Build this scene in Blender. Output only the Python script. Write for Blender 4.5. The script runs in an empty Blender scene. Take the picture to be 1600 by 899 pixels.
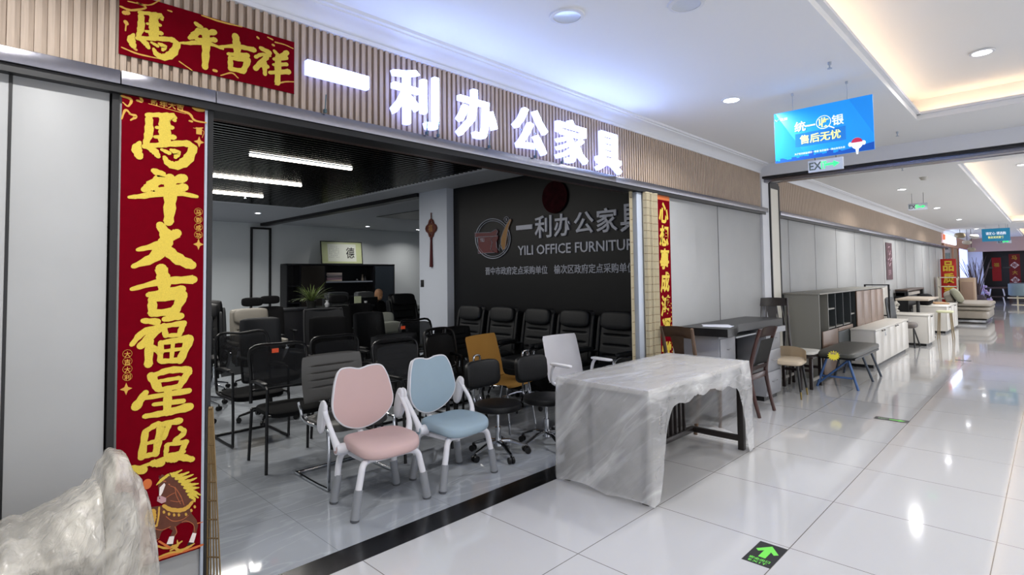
import bpy, bmesh, math, random
from mathutils import Vector, Matrix, Euler, noise
from mathutils.geometry import tessellate_polygon
random.seed(7)
PI = math.pi
S = bpy.context.scene
COL = S.collection
# ------------------------------------------------------------------ camera
YAW, PIT, ROL, FPX, CX, CY, EYE = 0.775857795, 0.0414523866, -0.0126487867, 859.175199, 801.398758, 395.669049, 1.5
fw = Vector((math.cos(YAW)*math.cos(PIT), math.sin(YAW)*math.cos(PIT), math.sin(PIT)))
r0 = Vector((math.sin(YAW), -math.cos(YAW), 0)); u0 = r0.cross(fw)
rt = math.cos(ROL)*r0 + math.sin(ROL)*u0
up = -math.sin(ROL)*r0 + math.cos(ROL)*u0
EYEP = Vector((0, 0, EYE))
cd = bpy.data.cameras.new('camera'); cam = bpy.data.objects.new('camera', cd); COL.objects.link(cam)
m3 = Matrix((rt, up, -fw)).transposed()
cam.matrix_world = Matrix.Translation(EYEP) @ m3.to_4x4()
cd.sensor_width = 36; cd.lens = FPX*36/1600
cd.shift_y = -(449.5-CY)/1600; cd.shift_x = (800-CX)/1600
cd.clip_start = .05; cd.clip_end = 200
S.camera = cam
S.view_settings.view_transform = 'Standard'; S.view_settings.look = 'None'
S.view_settings.gamma = 1; S.view_settings.use_curve_mapping = False
S.view_settings.exposure = EXPOSURE = 0.0
S.cycles.max_bounces = 8; S.cycles.diffuse_bounces = 4; S.cycles.glossy_bounces = 4
S.cycles.transparent_max_bounces = 12; S.cycles.sample_clamp_indirect = 6
S.cycles.caustics_reflective = False; S.cycles.caustics_refractive = False
# ------------------------------------------------------------------ world and area lights
w = bpy.data.worlds.new('world'); S.world = w; w.use_nodes = True
w.node_tree.nodes['Background'].inputs[0].default_value = (.80, .86, 1, 1)
w.node_tree.nodes['Background'].inputs[1].default_value = 0.45
def area(name, loc, rot, sx, sy, power, col=(1, 1, 1), shape='RECTANGLE', spread=180):
    l = bpy.data.lights.new(name, 'AREA'); l.shape = shape; l.size = sx; l.size_y = sy; l.energy = power; l.color = col
    l.spread = math.radians(spread)
    o = bpy.data.objects.new(name, l); COL.objects.link(o); o.location = loc; o.rotation_euler = rot
    return o
# added soft fill across the corridor, where unseen shop fronts would stand
for k, x in enumerate((-1.0, 5.4, 11.8, 18.2, 24.6, 31.0)):
    area('opposite_fill_light', (x, -3.35, 1.6), (PI/2, 0, 0), 6.2, 2.2, (62, 72, 95, 100, 100, 100)[k], (.94, .96, 1))
# corridor lamps: (x, y, z, power, lit)
DOWNLIGHTS = [(4.69, 1.93, 3.0, 1), (12.2, 1.93, 3.0, 1), (16.5, 1.93, 3.0, 1), (20.8, 1.93, 3.0, 1), (26., 1.93, 3.0, 1),
              (5.73, .34, 3.24, 1), (3.0, -.8, 3.24, 1), (1.0, .30, 3.24, 1), (12.4, .30, 3.24, 1), (15.5, .30, 3.24, 1), (18.5, .30, 3.24, 1), (22., .30, 3.24, 1), (0.2, 1.93, 3.0, 1),
              (2.455, 1.947, 3.0, 0), (2.82, 1.396, 3.0, 0)]
SHOPLIGHTS = [(4.25, 11.29), (7.46, 12.55), (7.2, 9.99), (9.05, 12.57), (1.6, 11.3)]
# ------------------------------------------------------------------ pixel of the survey -> point on a real plane
def ray(x, y): return fw + (x-CX)/FPX*rt - (y-CY)/FPX*up
def onY(x, y, Y=2.86):
    d = ray(x, y); return EYEP + d*(Y/d.y)
def onX(x, y, X):
    d = ray(x, y); return EYEP + d*(X/d.x)
def onZ(x, y, z=0):
    d = ray(x, y); return EYEP + d*((z-EYE)/d.z)
# ------------------------------------------------------------------ materials
def lin(h):
    if isinstance(h, str):
        h = h.lstrip('#'); c = [int(h[i:i+2], 16)/255 for i in (0, 2, 4)]
    else: c = h
    return tuple((v/12.92 if v <= .04045 else ((v+.055)/1.055)**2.4) for v in c)+(1,)
MATS = {}
def M(name, col, rough=.5, metal=0, var=0, vscale=8, bump=0, bscale=60, emit=None, estr=0, alpha=1, coat=0, trans=0, spec=.5, aniso=None):
    if name in MATS: return MATS[name]
    m = bpy.data.materials.new(name); m.use_nodes = True; nt = m.node_tree; b = nt.nodes['Principled BSDF']
    b.inputs['Base Color'].default_value = lin(col); b.inputs['Roughness'].default_value = rough
    b.inputs['Metallic'].default_value = metal; b.inputs['Specular IOR Level'].default_value = spec
    b.inputs['Coat Weight'].default_value = coat; b.inputs['Alpha'].default_value = alpha
    b.inputs['Transmission Weight'].default_value = trans
    if emit: b.inputs['Emission Color'].default_value = lin(emit); b.inputs['Emission Strength'].default_value = estr
    if var or bump:
        tc = nt.nodes.new('ShaderNodeTexCoord'); mp = nt.nodes.new('ShaderNodeMapping'); nt.links.new(tc.outputs['Object'], mp.inputs[0])
        if aniso: mp.inputs['Scale'].default_value = aniso
    if var:
        n = nt.nodes.new('ShaderNodeTexNoise'); n.inputs['Scale'].default_value = vscale; n.inputs['Detail'].default_value = 4
        nt.links.new(mp.outputs[0], n.inputs['Vector'])
        r = nt.nodes.new('ShaderNodeValToRGB'); c = lin(col)
        r.color_ramp.elements[0].position = .3; r.color_ramp.elements[1].position = .7
        r.color_ramp.elements[0].color = tuple(v*(1-var) for v in c[:3])+(1,)
        r.color_ramp.elements[1].color = tuple(min(1, v*(1+var)) for v in c[:3])+(1,)
        nt.links.new(n.outputs['Fac'], r.inputs[0]); nt.links.new(r.outputs[0], b.inputs['Base Color'])
    if bump:
        n2 = nt.nodes.new('ShaderNodeTexNoise'); n2.inputs['Scale'].default_value = bscale; n2.inputs['Detail'].default_value = 3
        nt.links.new(mp.outputs[0], n2.inputs['Vector'])
        bp = nt.nodes.new('ShaderNodeBump'); bp.inputs['Strength'].default_value = bump; bp.inputs['Distance'].default_value = .01
        nt.links.new(n2.outputs['Fac'], bp.inputs['Height']); nt.links.new(bp.outputs[0], b.inputs['Normal'])
    MATS[name] = m; return m
# ------------------------------------------------------------------ mesh builder
class G:
    def __init__(s): s.bm = bmesh.new()
    def _v(s, n0): return s.bm.verts[n0:] if False else [v for v in s.bm.verts if v.index < 0 or v.index >= n0]
    def xf(s, vs, mat):
        for v in vs: v.co = mat @ v.co
    def box(s, c, d, rot=None, bev=0, seg=2):
        m = Matrix.Translation(c)
        if rot: m = m @ Euler(rot).to_matrix().to_4x4()
        m = m @ Matrix.Diagonal((d[0], d[1], d[2], 1))
        r = bmesh.ops.create_cube(s.bm, size=1, matrix=m)
        if bev:
            es = set()
            for v in r['verts']: es.update(v.link_edges)
            bmesh.ops.bevel(s.bm, geom=list(es), offset=bev, segments=seg, affect='EDGES', profile=.5)
        return s
    def b2(s, x0, x1, y0, y1, z0, z1, bev=0):
        return s.box(((x0+x1)/2, (y0+y1)/2, (z0+z1)/2), (abs(x1-x0), abs(y1-y0), abs(z1-z0)), bev=bev)
    def cyl(s, p0, p1, r, r2=None, seg=16):
        return s.tube([p0, p1], r, seg, rs=[r, r if r2 is None else r2])
    def tube(s, pts, r=.01, seg=10, rs=None, closed=False, smooth=0, flat=1.0):
        P = [Vector(p) for p in pts]
        if smooth:
            Q = []; n = len(P)
            R = rs or [r]*n; R2 = []
            for i in range(n if closed else n-1):
                a = P[(i-1) % n] if (closed or i > 0) else P[i]; b_ = P[i]; c = P[(i+1) % n]; d = P[(i+2) % n] if (closed or i+2 < n) else c
                for k in range(smooth):
                    t = k/smooth
                    Q.append(.5*((2*b_)+(c-a)*t+(2*a-5*b_+4*c-d)*t*t+(3*b_-a-3*c+d)*t**3)); R2.append(R[i]*(1-t)+R[(i+1) % n]*t)
            if not closed: Q.append(P[-1]); R2.append(R[-1])
            P = Q; rs = R2
        n = len(P); rs = rs or [r]*n
        rings = []; nrm = None
        for i in range(n):
            if closed: t = P[(i+1) % n]-P[i-1]
            else: t = P[min(i+1, n-1)]-P[max(i-1, 0)]
            if t.length < 1e-9: t = Vector((0, 0, 1))
            t.normalize()
            if nrm is None:
                nrm = t.cross(Vector((0, 0, 1)) if abs(t.z) < .9 else Vector((0, 1, 0))).normalized()
            else:
                nrm = (nrm-t*nrm.dot(t))
                nrm = nrm.normalized() if nrm.length > 1e-6 else t.orthogonal().normalized()
            b_ = t.cross(nrm)
            rings.append([s.bm.verts.new(P[i]+(nrm*math.cos(2*PI*k/seg)+b_*math.sin(2*PI*k/seg)*flat)*rs[i]) for k in range(seg)])
        for i in range(n if closed else n-1):
            A, B = rings[i], rings[(i+1) % n]
            for k in range(seg): s.bm.faces.new((A[k], A[(k+1) % seg], B[(k+1) % seg], B[k]))
        if not closed: s.bm.faces.new(rings[0][::-1]); s.bm.faces.new(rings[-1])
        return s
    def lathe(s, prof, c=(0, 0, 0), seg=24, axis='Z'):
        rings = []
        for r, z in prof:
            ring = []
            for k in range(seg):
                a = 2*PI*k/seg; v = (r*math.cos(a), r*math.sin(a), z)
                if axis == 'X': v = (z, v[0], v[1])
                if axis == 'Y': v = (v[1], z, v[0])
                ring.append(s.bm.verts.new(Vector(v)+Vector(c)))
            rings.append(ring)
        for A, B in zip(rings, rings[1:]):
            for k in range(seg): s.bm.faces.new((A[k], A[(k+1) % seg], B[(k+1) % seg], B[k]))
        s.bm.faces.new(rings[0][::-1]); s.bm.faces.new(rings[-1]); return s
    def sq(s, c, d, e1=.35, e2=.35, rot=None, nu=28, nv=14, fn=None):
        """superellipsoid cushion: e1 vertical roundness, e2 plan roundness"""
        def p(v, e): return math.copysign(abs(v)**e, v)
        R = Euler(rot).to_matrix() if rot else None
        rows = []
        for j in range(nv+1):
            ph = -PI/2+PI*j/nv
            row = []
            for i in range(nu):
                th = 2*PI*i/nu
                v = Vector((d[0]/2*p(math.cos(ph), e1)*p(math.cos(th), e2), d[1]/2*p(math.cos(ph), e1)*p(math.sin(th), e2), d[2]/2*p(math.sin(ph), e1)))
                if fn: v = Vector(fn(v))
                if R: v = R @ v
                row.append(v+Vector(c))
            rows.append(row)
        V = [[s.bm.verts.new(q) for q in row] for row in rows[1:-1]]
        bot = s.bm.verts.new(rows[0][0]); top = s.bm.verts.new(rows[-1][0])
        for A, B in zip(V, V[1:]):
            for k in range(nu): s.bm.faces.new((A[k], A[(k+1) % nu], B[(k+1) % nu], B[k]))
        for k in range(nu):
            s.bm.faces.new((bot, V[0][(k+1) % nu], V[0][k])); s.bm.faces.new((top, V[-1][k], V[-1][(k+1) % nu]))
        return s
    def prism(s, poly, fn, d):
        """poly 2D; fn(u,v,w)->3D ; thickness along w from d[0] to d[1]"""
        A = [s.bm.verts.new(fn(u, v, d[0])) for u, v in poly]; B = [s.bm.verts.new(fn(u, v, d[1])) for u, v in poly]
        n = len(A)
        for a, b, c in tessellate_polygon([[Vector((u, v, 0)) for u, v in poly]]):
            if len({a, b, c}) == 3:
                for T in ((A[a], A[c], A[b]), (B[a], B[b], B[c])):
                    try: s.bm.faces.new(T)
                    except Exception: pass
        for i in range(n): s.bm.faces.new((A[i], A[(i+1) % n], B[(i+1) % n], B[i]))
        return s
    def sheet(s, fn, nu, nv, closeu=False, thick=0):
        V = [[s.bm.verts.new(fn(i/nu, j/nv)) for i in range(nu+(0 if closeu else 1))] for j in range(nv+1)]
        fs = []
        for j in range(nv):
            for i in range(nu):
                i2 = (i+1) % len(V[0]); fs.append(s.bm.faces.new((V[j][i], V[j][i2], V[j+1][i2], V[j+1][i])))
        if thick:
            bmesh.ops.solidify(s.bm, geom=fs, thickness=thick)
        return s
    def build(s, name, mat, parent=None, kind=None, ang=38):
        bmesh.ops.recalc_face_normals(s.bm, faces=s.bm.faces)
        a = math.radians(ang)
        for f in s.bm.faces: f.smooth = True
        for e in s.bm.edges:
            e.smooth = not (len(e.link_faces) == 2 and e.calc_face_angle(0) > a)
        me = bpy.data.meshes.new(name); s.bm.to_mesh(me); s.bm.free()
        me.materials.append(mat)
        o = bpy.data.objects.new(name, me); COL.objects.link(o)
        if parent: o.parent = parent
        if kind: o['kind'] = kind
        return o
def root(name, label, cat, loc=(0, 0, 0), rz=0, group=None):
    o = bpy.data.objects.new(name, None); COL.objects.link(o); o.empty_display_size = .1
    o.location = loc; o.rotation_euler = (0, 0, rz); o['label'] = label; o['category'] = cat
    if group: o['group'] = group
    return o
def tag(o, label, cat, group=None):
    o['label'] = label; o['category'] = cat
    if group: o['group'] = group
    return o
CHILD = {}
def kids(o): return [c for c in bpy.data.objects if c.parent == o]
def dup(r, loc, rz, label, group=None, mats=None, name=None):
    """copy of a thing with copies of its parts and sub-parts; mats swaps materials"""
    if r.name not in CHILD: CHILD[r.name] = [(c, kids(c)) for c in kids(r)]
    def cp(o, par):
        c = o.copy(); COL.objects.link(c)
        if par: c.parent = par
        if mats and o.type == 'MESH' and o.data.materials[0] in mats:
            c.data = o.data.copy(); c.data.materials[0] = mats[o.data.materials[0]]
        return c
    c = cp(r, None); c.location = loc; c.rotation_euler = (0, 0, rz); c['label'] = label
    if name: c.name = name
    if group: c['group'] = group
    for ch, gs in CHILD[r.name]:
        k = cp(ch, c)
        for g in gs: cp(g, k)
    return c
def place(r, loc, rz, label, group=None):
    r.location = loc; r.rotation_euler = (0, 0, rz); r['label'] = label
    if group: r['group'] = group
def part_label(o, s): o['label'] = s; return o
# text ---------------------------------------------------------------
def text_into(g, s, fn, w=None, h=None, off=0, ext=.003, space=1, res=2, shear=0):
    """writes s into G g; glyph plane (u right, v up, w out) mapped by fn; fitted to w x h, centred"""
    cu = bpy.data.curves.new('t', 'FONT'); cu.body = s; cu.size = 1; cu.offset = off; cu.resolution_u = res
    cu.space_character = space; cu.shear = shear; cu.align_x = 'CENTER'
    ob = bpy.data.objects.new('t', cu); COL.objects.link(ob)
    bpy.context.view_layer.update()
    me = bpy.data.meshes.new_from_object(ob.evaluated_get(bpy.context.evaluated_depsgraph_get()))
    bpy.data.objects.remove(ob); bpy.data.curves.remove(cu)
    if not len(me.vertices): return g
    xs = [v.co.x for v in me.vertices]; ys = [v.co.y for v in me.vertices]
    cx, cy = (min(xs)+max(xs))/2, (min(ys)+max(ys))/2; W = max(xs)-min(xs); H = max(ys)-min(ys)
    sx = w/W if w else (h/H if h else 1); sy = h/H if h else sx
    tb = bmesh.new(); tb.from_mesh(me); bpy.data.meshes.remove(me)
    for v in tb.verts: v.co = Vector(((v.co.x-cx)*sx, (v.co.y-cy)*sy, 0))
    if ext:
        r = bmesh.ops.extrude_face_region(tb, geom=tb.faces[:])
        for v in r['geom']:
            if isinstance(v, bmesh.types.BMVert): v.co.z += ext
    mp = {}
    for v in tb.verts: mp[v] = g.bm.verts.new(fn(v.co.x, v.co.y, v.co.z))
    for f in tb.faces:
        try: g.bm.faces.new([mp[v] for v in f.verts])
        except Exception: pass
    tb.free(); return g
def brush(g, strokes, fn, dz=.0004):
    """tapered brush strokes [(x,y,halfwidth)...] laid on a plane through fn(x,y,w)"""
    for si, st in enumerate(strokes):
        P = [Vector((a[0], a[1])) for a in st]; R = [a[2] for a in st]; n = len(P); Q = []
        for i in range(n-1):
            a = P[i-1] if i else P[0]*2-P[1]; b = P[i]; c = P[i+1]; d = P[i+2] if i+2 < n else P[-1]*2-P[-2]
            for k in range(5):
                t = k/5
                Q.append((.5*((2*b)+(c-a)*t+(2*a-5*b+4*c-d)*t*t+(3*b-a-3*c+d)*t**3), R[i]*(1-t)+R[i+1]*t))
        Q.append((P[-1], R[-1]))
        L, Rr = [], []
        for i, (p, r) in enumerate(Q):
            t = (Q[min(i+1, len(Q)-1)][0]-Q[max(i-1, 0)][0])
            if t.length < 1e-6: t = Vector((1, 0))
            t.normalize(); nn = Vector((-t.y, t.x)); jit = 1+.12*math.sin(i*2.1+si)
            L.append(p+nn*r*jit); Rr.append(p-nn*r*jit)
        w_ = dz*(si+1)
        A = [g.bm.verts.new(fn(p.x, p.y, w_)) for p in L]; B = [g.bm.verts.new(fn(p.x, p.y, w_)) for p in Rr]
        for i in range(len(A)-1): g.bm.faces.new((A[i], A[i+1], B[i+1], B[i]))
        for e_, (p, r) in enumerate((Q[0], Q[-1])):
            g.bm.faces.new([g.bm.verts.new(fn(p.x+r*.96*math.cos(k*PI/6+.3), p.y+r*.92*math.sin(k*PI/6+.3), w_-.00006*(e_+1))) for k in range(12)])
    return g
# ================================================================== SETTING
def tiles(name, col, grout, px, ox, py, oy, wd, rough, var=.04, vscale=1.2, veins=None, coat=.5):
    m = bpy.data.materials.new(name); m.use_nodes = True; nt = m.node_tree; N = nt.nodes; Lk = nt.links; b = N['Principled BSDF']
    tc = N.new('ShaderNodeTexCoord'); sp = N.new('ShaderNodeSeparateXYZ'); Lk.new(tc.outputs['Object'], sp.inputs[0])
    def mt(op, a, c=None, d=None):
        n = N.new('ShaderNodeMath'); n.operation = op
        for i, v in enumerate((a, c, d)):
            if v is None: continue
            if isinstance(v, (int, float)): n.inputs[i].default_value = v
            else: Lk.new(v, n.inputs[i])
        return n.outputs[0]
    def edge(axis, p, o):
        f = mt('FRACT', mt('DIVIDE', mt('SUBTRACT', sp.outputs[axis], o-100*p), p))
        return mt('LESS_THAN', mt('MINIMUM', f, mt('SUBTRACT', 1, f)), wd/p/2)
    g = mt('MAXIMUM', edge('X', px, ox), edge('Y', py, oy))
    no = N.new('ShaderNodeTexNoise'); no.inputs['Scale'].default_value = vscale; no.inputs['Detail'].default_value = 6
    Lk.new(tc.outputs['Object'], no.inputs['Vector'])
    r = N.new('ShaderNodeValToRGB'); c = lin(col)
    r.color_ramp.elements[0].position = .3; r.color_ramp.elements[1].position = .7
    r.color_ramp.elements[0].color = tuple(v*(1-var) for v in c[:3])+(1,); r.color_ramp.elements[1].color = tuple(min(1, v*(1+var)) for v in c[:3])+(1,)
    Lk.new(no.outputs['Fac'], r.inputs[0]); base = r.outputs[0]
    if veins:
        n2 = N.new('ShaderNodeTexNoise'); n2.inputs['Scale'].default_value = 1.6; n2.inputs['Detail'].default_value = 9; n2.inputs['Distortion'].default_value = 1.6
        mp = N.new('ShaderNodeMapping'); mp.inputs['Rotation'].default_value = (0, 0, .6); mp.inputs['Scale'].default_value = (.5, 2.2, 1)
        Lk.new(tc.outputs['Object'], mp.inputs[0]); Lk.new(mp.outputs[0], n2.inputs['Vector'])
        d = mt('ABSOLUTE', mt('SUBTRACT', n2.outputs['Fac'], .5)); v = mt('LESS_THAN', d, .012); v = mt('MULTIPLY', mt('SUBTRACT', 1, mt('MINIMUM', mt('DIVIDE', d, .03), 1)), .55)
        mx = N.new('ShaderNodeMix'); mx.data_type = 'RGBA'; Lk.new(v, mx.inputs['Factor']); Lk.new(base, mx.inputs['A']); mx.inputs['B'].default_value = lin(veins); base = mx.outputs['Result']
    mx = N.new('ShaderNodeMix'); mx.data_type = 'RGBA'; Lk.new(g, mx.inputs['Factor']); Lk.new(base, mx.inputs['A']); mx.inputs['B'].default_value = lin(grout)
    Lk.new(mx.outputs['Result'], b.inputs['Base Color']); b.inputs['Roughness'].default_value = rough
    b.inputs['Coat Weight'].default_value = coat; b.inputs['Coat Roughness'].default_value = .03
    MATS[name] = m; return m
MW = M('white_plaster', '#d9dade', .75)
MWI = M('shop_wall_paint', '#dde2e4', .8)
M_CEIL = M('ceiling_paint', '#e2e2e2', .85)
M_PANEL = M('panel_laminate', '#9fa0a0', .5, var=.03, vscale=3)
M_BLK = M('black_seal', '#101012', .45)
M_STEEL = M('brushed_steel', '#8b8a92', .22, 1, bump=.12, bscale=40, aniso=(1, 60, 60))
M_ALU = M('aluminium', '#aeb6c2', .45, .25)
M_WOOD = M('slat_wood', '#b3a08e', .55, var=.10, vscale=18, aniso=(6, 1, .35))
M_DARK = M('dark_metal', '#1b1b1e', .4, .5)
M_BRN = M('brown_rail', '#4a3a35', .4, .3)
FY = 2.86
# floors
g = G(); g.b2(-6, 60, -3.6, 2.67, -.1, 0); g.b2(5.3, 60, 2.67, 2.95, -.1, 0); g.b2(-6, -1.6, 2.67, 2.95, -.1, 0)
fl = g.build('floor', tiles('corridor_tiles', '#bfbfc0', '#6f6b66', .8335, 1.557, .8025, .278, .005, .09, .025, .8), kind='structure')
g = G(); g.b2(-1.6, 12, 2.86, 13.4, -.1, 0)
g.build('floor_shop', tiles('shop_tiles', '#9ea3aa', '#84898f', .8, 1.52, .8, 3.55, .004, .06, .12, 1.0, veins='#b6bcc2'), kind='structure')
g = G(); g.b2(-1.6, 5.3, 2.67, 2.86, -.1, .001)
g.build('floor_threshold', tiles('black_granite', '#0b0b0d', '#2e2e30', .9, 1.52, 5, 0, .003, .22, coat=.06), kind='structure')
# front wall: panels
def panel_wall(name, x0, x1, seams, z1=2.31, y=FY):
    g = G(); xs = [x0]+seams+[x1]
    for a, b in zip(xs, xs[1:]): g.b2(a+.005, b-.005, y, y+.06, .012, z1, bev=.002)
    o = g.build(name, M_PANEL, kind='structure')
    g = G()
    for s in seams: g.b2(s-.0049, s+.0049, y-.002, y+.05, .012, z1)
    g.b2(x0, x1, y+.061, y+.08, 0, z1); g.build('trim_seal', M_BLK, kind='structure')
panel_wall('wall_left_panels', -1.6, .462, [.143-1.35, .143])
g = G(); g.b2(.464, .490, FY-.012, FY+.07, 0, 2.32); g.b2(.838, .860, FY-.02, FY+.08, 0, 2.335); g.build('trim_post', M_BLK, kind='structure')
g = G(); g.b2(.824, .836, FY-.016, FY+.05, 0, 2.335); g.build('trim_edge', M_ALU, kind='structure')
g = G(); g.b2(.491, .823, FY, FY+.06, .012, 2.33); g.build('wall_left_pier', M_PANEL, kind='structure')
panel_wall('wall_right_panels', 4.90, 7.80, [5.26, 6.445], 2.33)
sec = [8.92, 10.22, 11.49, 12.84, 14.2, 15.5, 16.9, 18.2, 19.5, 20.9, 22.2, 23.6, 24.9]
panel_wall('wall_second_panels', 8.46, 25.3, sec, 2.33)
g = G()
for z, y0 in ((1.88, 2.853), (1.81, 2.853), (1.29, 2.853)): g.b2(.06, .085, y0, 2.86, z-.006, z+.006)
tag(g.build('panel_bolts', M_BLK), 'small black bolt heads on the grey panel at far left edge', 'bolt')
bpy.data.objects['panel_bolts'].name = 'panel_bolt'
# aluminium door post right of the opening
g = G(); g.b2(4.625, 4.715, FY-.01, FY+.06, 0, 2.30, bev=.006); g.build('trim_door_post', M_ALU, kind='structure')
g = G(); g.b2(4.715, 4.90, FY+.005, FY+.08, 0, 2.30); g.build('wall_right_jamb', M_PANEL, kind='structure')
# steel bands and lintels
g = G()
for a, b in ((-3, .484), (.487, .858), (.861, 4.2), (4.203, 7.95)): g.b2(a, b, FY-.06, FY+.02, 2.338, 2.397, bev=.002)
g.build('trim_steel_band', M_STEEL, kind='structure')
g = G()
for a, b in ((8.44, 13), (13.003, 18), (18.003, 26.6)): g.b2(a, b, FY-.06, FY+.02, 2.338, 2.397, bev=.002)
g.build('trim_steel_band', M_STEEL, kind='structure')
g = G(); g.b2(-3, 7.9, FY-.045, FY+.09, 2.305, 2.337); g.b2(8.45, 26.5, FY-.045, FY+.09, 2.30, 2.337); g.build('trim_black_track', M_BLK, kind='structure')
g = G(); g.b2(.87, 4.73, FY+.09, FY+.20, 2.335, 2.42); g.build('trim_lintel', M_DARK, kind='structure')
g = G(); g.b2(.87, 4.73, FY+.11, FY+.17, 2.318, 2.3349); g.b2(.87, 4.73, FY+.19, FY+.20, 2.32, 2.3349); g.build('trim_lintel_rail', M_BRN, kind='structure')
# slatted fascia
def fascia(name, x0, x1, z0=2.398, z1=2.90):
    g = G(); g.b2(x0, x1, FY+.005, FY+.03, z0, z1); x = x0
    while x < x1-.02:
        g.b2(x, x+.022, FY-.018, FY+.006, z0, z1); x += .0402
    return g.build(name, M_WOOD, kind='structure')
fascia('wall_fascia', -1.2, 7.80); fascia('wall_second_fascia', 8.45, 25.0)
g = G(); g.b2(-3, 7.8, FY+.03, FY+.09, 2.34, 3.0); g.b2(7.8, 60, FY+.08, FY+.12, 0, 3.0); g.b2(4.9, 7.8, FY+.081, FY+.12, 0, 2.34)
g.b2(-3, .86, FY+.081, FY+.12, 0, 2.34); g.build('wall_front', MW, kind='structure')
# crown moulding
def crown(x0, x1):
    g = G(); g.prism([(-.03, 2.875), (.03, 2.875), (.033, 2.895), (.024, 2.90), (.045, 2.935), (.085, 2.962), (.115, 2.968), (.118, 2.978), (.135, 2.982), (.14, 3.0), (-.03, 3.0)], lambda u, v, w_: Vector((w_, FY-u, v)), (x0, x1))
    return g.build('trim_crown', MW, kind='structure')
crown(-3, 7.8); crown(8.45, 36)
# beam and pillar
g = G(); g.b2(7.8, 8.45, -3.6, FY+.02, 2.83, 3.0); g.build('ceiling_beam', MW, kind='structure')
g = G(); g.b2(7.83, 7.90, -3.6, FY-.02, 2.80, 2.829); g.build('trim_beam_shadow_gap', M_BLK, kind='structure')
g = G(); g.b2(7.90, 8.10, -3.6, FY-.02, 2.755, 2.829, bev=.008); g.build('trim_shutter_rail', M_STEEL, kind='structure')
g = G(); g.b2(7.81, 8.06, FY-.03, FY+.078, 0, 2.83); g.b2(8.06, 8.44, FY-.02, FY+.078, 0, 2.83); g.build('wall_pillar', MW, kind='structure')
g = G(); g.b2(8.09, 8.41, FY-.04, FY-.021, 0, 2.70); g.build('wall_pillar_panel', M('cream_panel', '#d6d2c6', .5), kind='structure')
g = G()
g.b2(8.06, 8.09, FY-.05, FY-.0205, 0, 2.76); g.b2(8.41, 8.44, FY-.05, FY-.0205, 0, 2.76); g.b2(8.09, 8.41, FY-.05, FY-.0205, 2.70, 2.79); g.build('trim_pillar_frame', M_BLK, kind='structure')
# corridor ceiling with coffers
CZ = 3.0
g = G()
g.b2(-6, 60, .91, FY+.1, CZ, CZ+.05); g.b2(-6, 60, -3.6, -1.9, CZ, CZ+.05)
g.b2(6.71, 9.93, -1.9, .91, CZ, CZ+.05); g.b2(24.0, 27.5, -1.9, .91, CZ, CZ+.05)
g.build('ceiling', M_CEIL, kind='structure')
def coffer(x0, x1, y0=-1.9, y1=.91):
    g = G(); t = .10
    # lip
    g.b2(x0, x1, y1-.03, y1, CZ+.05, CZ+.075); g.b2(x0, x1, y0, y0+.03, CZ+.05, CZ+.075)
    g.b2(x1-.03, x1, y0, y1, CZ+.05, CZ+.075); g.b2(x0, x0+.03, y0, y1, CZ+.05, CZ+.075)
    o1 = g.build('ceiling_coffer_lip', MW, kind='structure')
    g = G(); A, B, C_, D = x0-.18, x1+.18, y0-.18, y1+.18
    g.b2(A, B, D, D+.03, CZ+.05, CZ+.30); g.b2(A, B, C_-.03, C_, CZ+.05, CZ+.30)
    g.b2(B, B+.03, C_, D, CZ+.05, CZ+.30); g.b2(A-.03, A, C_, D, CZ+.05, CZ+.30)
    g.b2(A, B, C_, D, CZ+.245, CZ+.29)
    g.build('ceiling_coffer', M_CEIL, kind='structure')
    g = G(); e = .10
    g.b2(x0, x1, y1+e, y1+e+.012, CZ+.051, CZ+.062); g.b2(x1+e, x1+e+.012, y0, y1, CZ+.051, CZ+.062)
    g.b2(x0, x1, y0-e-.012, y0-e, CZ+.051, CZ+.062); g.b2(x0-e-.012, x0-e, y0, y1, CZ+.051, CZ+.062)
    tag(g.build('cove_light_strip', M('warm_strip', '#ffe6c8', .5, emit='#ffdcb4', estr=20)), 'hidden warm strip lighting the edge of the ceiling recess', 'strip light', 'cove strip lights')
coffer(-2.5, 6.71); coffer(9.93, 24.0); coffer(27.5, 40)
# opposite side, ends
g = G(); g.b2(-6, 60, -3.75, -3.6, 0, 3.0); g.build('wall_opposite', M('opposite_wall', '#c9cacd', .5), kind='structure')
# far end wall
EX = 34.0
g = G(); g.b2(EX, EX+.2, -3.6, 2.9, 2.36, 3.0); g.build('wall_end_fascia', M('end_fascia', '#b39a92', .6), kind='structure')
g = G(); g.b2(EX, EX+.2, 2.35, 3.0, 0, 2.36); g.build('wall_end_pier', M('end_pier', '#c6ccdc', .6), kind='structure')
g = G(); g.b2(EX+2, EX+2.2, -3.6, 3.0, 0, 2.5); g.build('wall_end_back', M('end_dark', '#141316', .35), kind='structure')
# shop with glass beyond the panels
MF = M('brown_frame', '#a97f66', .45); 
g = G()
for x in (25.35, 27.9, 29.7): g.b2(x, x+.12, FY-.05, FY+.07, 0, 2.40)
g.b2(25.35, 30.0, FY-.05, FY+.07, 2.40, 2.50); g.b2(30.0, 34, FY, FY+.07, 2.45, 3.0); g.b2(25, 30, FY, FY+.07, 2.5, 2.9)
g.build('trim_brown_frame', MF, kind='structure')
g = G(); g.b2(25.47, 27.9, FY, FY+.02, 0, 2.4); g.build('window_1', M('grey_glass', '#7f8a8c', .1, spec=.8), kind='structure')
g = G(); g.b2(28.02, 29.7, FY, FY+.02, 0, 2.4); g.build('door_1', M('tan_door', '#9b8a76', .4), kind='structure')
g = G(); g.b2(30.0, 33.6, FY, FY+.03, .3, 2.44); g.build('window_2', M('lit_window', '#cfd8ff', .3, emit='#aebcff', estr=1.6), kind='structure')
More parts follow.
